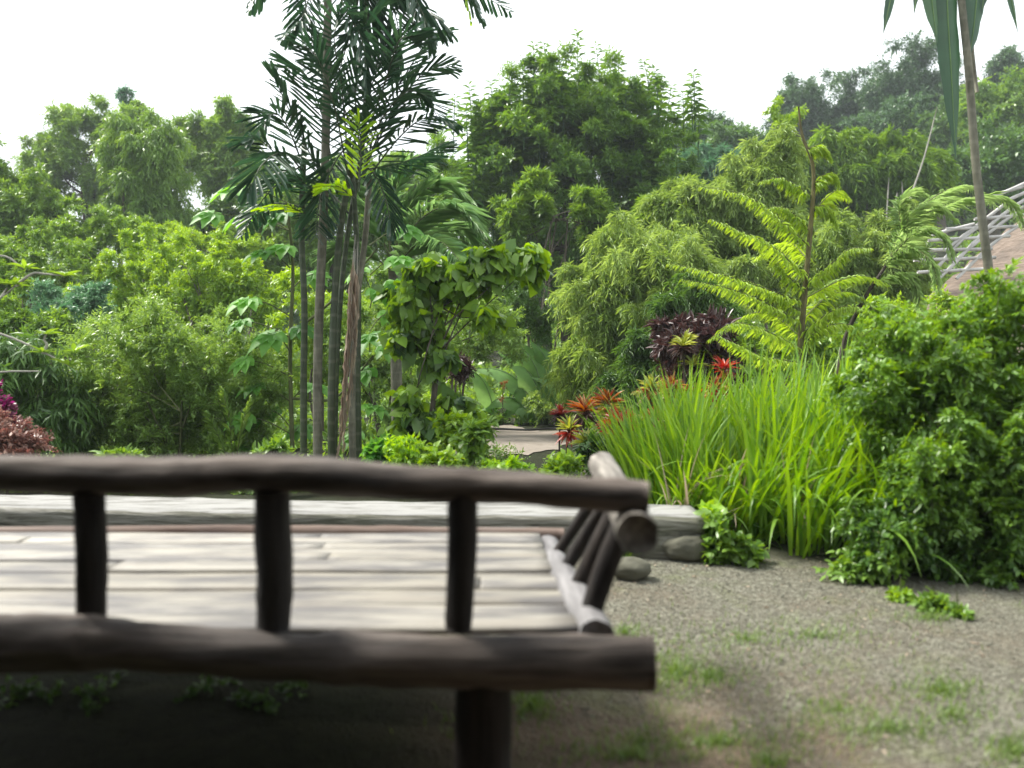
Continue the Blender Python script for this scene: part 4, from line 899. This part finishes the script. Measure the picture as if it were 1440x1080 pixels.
def zt(p, up_=.05): p = np.array(p, float); p[2] = T(p[0], p[1]) + up_; return p
hp = [zt(P(x, 600, Y)) for x, Y in ((600, 12.6), (655, 12.2), (700, 12.45), (745, 12.3), (775, 12.5), (830, 12.2))]
mb = MB(); tube(mb, curve(hp, 40), .017, 7); tag(mb.build("water_hose", HOSE, None, (0, 12, -.2), True), "dark hose lying across the pale dirt clearing", "hose")

# gravel pebbles
n = 60000; px_ = rng.uniform(-.3, 3.3, n); py_ = 1.6 + 2.9 * rng.uniform(0, 1, n) ** .9
ed = np.interp(px_, [-10, .3, 1.0, 1.6, 2.3, 3.2, 6], [4.15, 4.15, 4.1, 3.9, 3.45, 3.0, 2.6]); dens = np.interp(px_ + (py_ - 2.2) * .5, [-.1, .9], [.12, 1.]); kp = (py_ < ed + .1) & (rng.uniform(size=n) < dens)
px_, py_ = px_[kp], py_[kp]; n = len(px_)
oc = np.array([(1,0,0),(0,1,0),(-1,0,0),(0,-1,0),(0,0,1),(0,0,-1)], float); of = np.array([(0,1,4),(1,2,4),(2,3,4),(3,0,4),(1,0,5),(2,1,5),(3,2,5),(0,3,5)])
s = rng.uniform(.0016, .0048, n) * (1 + (rng.uniform(size=n) < .04) * .9); ang = rng.uniform(0, PI, n)
V = oc[None] * np.stack([s, s * rng.uniform(.6, 1, n), s * rng.uniform(.4, .7, n)], -1)[:, None]; V = V + rng.normal(size=V.shape) * (s * .15)[:, None, None]
Vx = V[..., 0] * np.cos(ang)[:, None] - V[..., 1] * np.sin(ang)[:, None]; Vy = V[..., 0] * np.sin(ang)[:, None] + V[..., 1] * np.cos(ang)[:, None]
V = np.stack([Vx + px_[:, None], Vy + py_[:, None], V[..., 2] + (T(px_, py_) + s * .25)[:, None]], -1)
mb = MB(); mb.add(V.reshape(-1, 3), (of[None] + (np.arange(n) * 6)[:, None, None]).reshape(-1, 3), np.repeat(rng.uniform(0, 1, n), 8))
tag(mb.build("gravel", PEB, None, None), "loose grey gravel scattered over the ground beside the bench", "gravel", kind="stuff")
# far wood closing the view beyond the left and middle trees
mb = MB(); n = 900; C = np.stack([rng.uniform(-38, 16, n), rng.uniform(36, 44, n), rng.uniform(-.3, 5.4, n)], -1)
foliage(mb, C, 1.0, 26, 8, .26, .12, up=.4); tag(mb.build("distant_woods", LM['dark'], None, None), "dark wood behind the trees, seen through their gaps", "woods", kind="stuff")
# short grass patches
mb = MB()
def patch(px, py, rx, ry, n, L=.035):
    # pixels -> ground (z=0)
    pts = []
    for _ in range(n):
        a_, r_ = rng.uniform(0, 2 * PI), abs(rng.normal()) * .55; qx, qy = px + rx * r_ * math.cos(a_), py + ry * r_ * math.sin(a_)
        d = P(qx, qy, 1.) - [0, 0, H]; k_ = -H / d[2]; pts.append((d[0] * k_, d[1] * k_, 0))
    B = np.array(pts); B[:, 2] = T(B[:, 0], B[:, 1]) - .002; n = len(B)
    blades(mb, B, L * rng.uniform(.5, 1.3, n), np.full(n, .0035), rng.uniform(.1, .9, n), rng.uniform(.2, 1, n), rng.uniform(0, 2 * PI, n), 4)
for a_ in [(950,940,60,46,650),(1000,950,90,30,400),(750,990,46,28,380),(1325,975,90,24,420),(1430,1060,70,34,300),(1150,895,110,16,200),(1050,900,260,60,500),(1250,1030,260,50,500),(900,1040,260,60,260),(880,890,40,16,200),(660,1020,60,30,120),(1010,1040,160,30,420),(1340,1010,80,20,160),
           (1180,1000,160,60,300),(890,1060,120,20,220),(1080,1070,60,16,160),(1310,872,60,8,200)]: patch(*a_)
tag(mb.build("short_grass", LM['grassy'], None, None), "sparse short grass tufts sprouting through the gravel", "grass", kind="stuff")
# fallen leaves and twigs
mb = MB(); n = 420; O = np.stack([rng.uniform(0, 3, n), rng.uniform(1.9, 4.2, n), np.zeros(n)], -1); O[:, 2] = T(O[:, 0], O[:, 1]) + .004
D = unit(n); D[:, 2] *= .15; U = rng.normal(size=(n, 3)) * .3; U[:, 2] += 1; L_ = rng.uniform(.008, .028, n); place(mb, 'F', O, D, U, L_, L_ * rng.uniform(.15, .5, n), rng.uniform(0, 1, n))
tag(mb.build("leaf_litter", LM['straw'], None, None), "dry fallen leaf scraps and twigs lying on the gravel", "leaf litter", kind="stuff")
# undergrowth covering the slopes
mb = MB()
n = 7000; yy = 6.2 + 64 * rng.uniform(0, 1, n) ** 1.8; xx = rng.uniform(-1, 1, n) * (yy * .72 + 2)
kp = ~((np.abs(xx) < 1.15) & (yy > 9.5) & (yy < 13.3)) & ~((np.abs(xx) < 1.1) & (yy <= 9.5) & (rng.uniform(size=n) < .6))
xx, yy = xx[kp], yy[kp]; sc_ = np.clip(yy / 16, .35, 2.2)
C = np.stack([xx, yy, T(xx, yy) + .06 * sc_], -1)
for lo, hi in ((0, .6), (.6, 1.2), (1.2, 3)):
    q = (sc_ >= lo) & (sc_ < hi); 
    if q.sum(): foliage(mb, C[q], (.28 * sc_[q]), 7, 7, .11 * (lo + hi) / 1.6, .045 * (lo + hi) / 1.6, up=.8)
tag(mb.build("undergrowth", LM['mid'], None, None), "green undergrowth covering the slope beneath the trees", "undergrowth", kind="stuff")

# ------------------------------------------------------------------ shelter over the viewer, added unseen to shade the near side
sh = empty("light_blocker", (0, -1.2, 0), "unseen roof and walls added around the viewer to shade the near side", "light_blocker")
mb = MB(); quad3(mb, (-6, -4.5, 2.6), (3.6, -4.5, 2.6), (3.6, 1.35, 2.3), (-6, 1.35, 2.3), .15); mb.build('roof', BM['thatch'], sh, (0, -1.2, 0))  # roof of the light blocker, added unseen to shade the near side
mb = MB(); quad3(mb, (-6, -2.2, 0), (3.6, -2.2, 0), (3.6, -2.2, 2.55), (-6, -2.2, 2.55), .12); mb.build('blocker_wall', BM['hutpost'], sh, (0, -1.2, 0))
for xs_ in (-4.2, 2.6):
    mb = MB(); quad3(mb, (xs_, -2.1, 0), (xs_, .95 if xs_ > 0 else 2.4, 0), (xs_, .95 if xs_ > 0 else 2.4, 2.3), (xs_, -2.1, 2.3), .08); mb.build('blocker_wall', BM['hutpost'], sh, (0, -1.2, 0))

# ------------------------------------------------------------------ air
mb = MB(); mb.add([(x, y, z) for z in (-3, 48) for y in (-42, 262) for x in (-165, 205)], [(0,2,3,1),(4,5,7,6),(0,1,5,4),(2,6,7,3),(0,4,6,2),(1,3,7,5)])
hm = bpy.data.materials.new("haze_air"); hm.use_nodes = True; nt = hm.node_tree; nt.nodes.remove(nt.nodes["Principled BSDF"])
pv = nt.nodes.new("ShaderNodeVolumePrincipled"); pv.inputs["Color"].default_value = (.88, .95, 1, 1); pv.inputs["Density"].default_value = .0013; pv.inputs["Anisotropy"].default_value = .2
nt.links.new(pv.outputs[0], nt.nodes["Material Output"].inputs["Volume"])
tag(mb.build("haze", hm, None, None), kind="stuff")
# ------------------------------------------------------------------ light
SUN_DIR = Vector((-.62, .30, .95)).normalized()    # towards the sun
sun = bpy.data.lights.new("sun", 'SUN'); so = bpy.data.objects.new("sun", sun); COL.objects.link(so)
sun.energy = 3.6; sun.angle = math.radians(14); sun.color = (1, .96, .88)
so.rotation_euler = SUN_DIR.to_track_quat('Z', 'Y').to_euler()
w = bpy.data.worlds.new("World"); sc.world = w; w.use_nodes = True; nt = w.node_tree; bg = nt.nodes["Background"]
sky = nt.nodes.new("ShaderNodeTexSky"); sky.sky_type = 'NISHITA'; sky.sun_disc = False
sky.sun_elevation = math.asin(SUN_DIR.z); sky.sun_rotation = math.atan2(SUN_DIR.x, SUN_DIR.y)
tc = nt.nodes.new("ShaderNodeTexCoord"); nz = nt.nodes.new("ShaderNodeTexNoise"); nz.inputs["Scale"].default_value = 1.3; nz.inputs["Detail"].default_value = 5
nt.links.new(tc.outputs["Generated"], nz.inputs["Vector"])
fac = ramp(nt, nz.outputs["Fac"], [(.30, (.62,)*3), (.58, (.97,)*3)])
cl = mixc(nt, fac, sky.outputs[0], (9.0, 9.4, 9.7))
nt.links.new(cl, bg.inputs["Color"]); bg.inputs["Strength"].default_value = .092
sc.view_settings.view_transform = 'Standard'; sc.view_settings.look = 'None'; sc.view_settings.exposure = 1.2; sc.view_settings.gamma = 1
sc.cycles.max_bounces = 6; sc.cycles.diffuse_bounces = 3; sc.cycles.glossy_bounces = 2; sc.cycles.transmission_bounces = 3; sc.cycles.volume_bounces = 0; sc.cycles.use_denoising = True
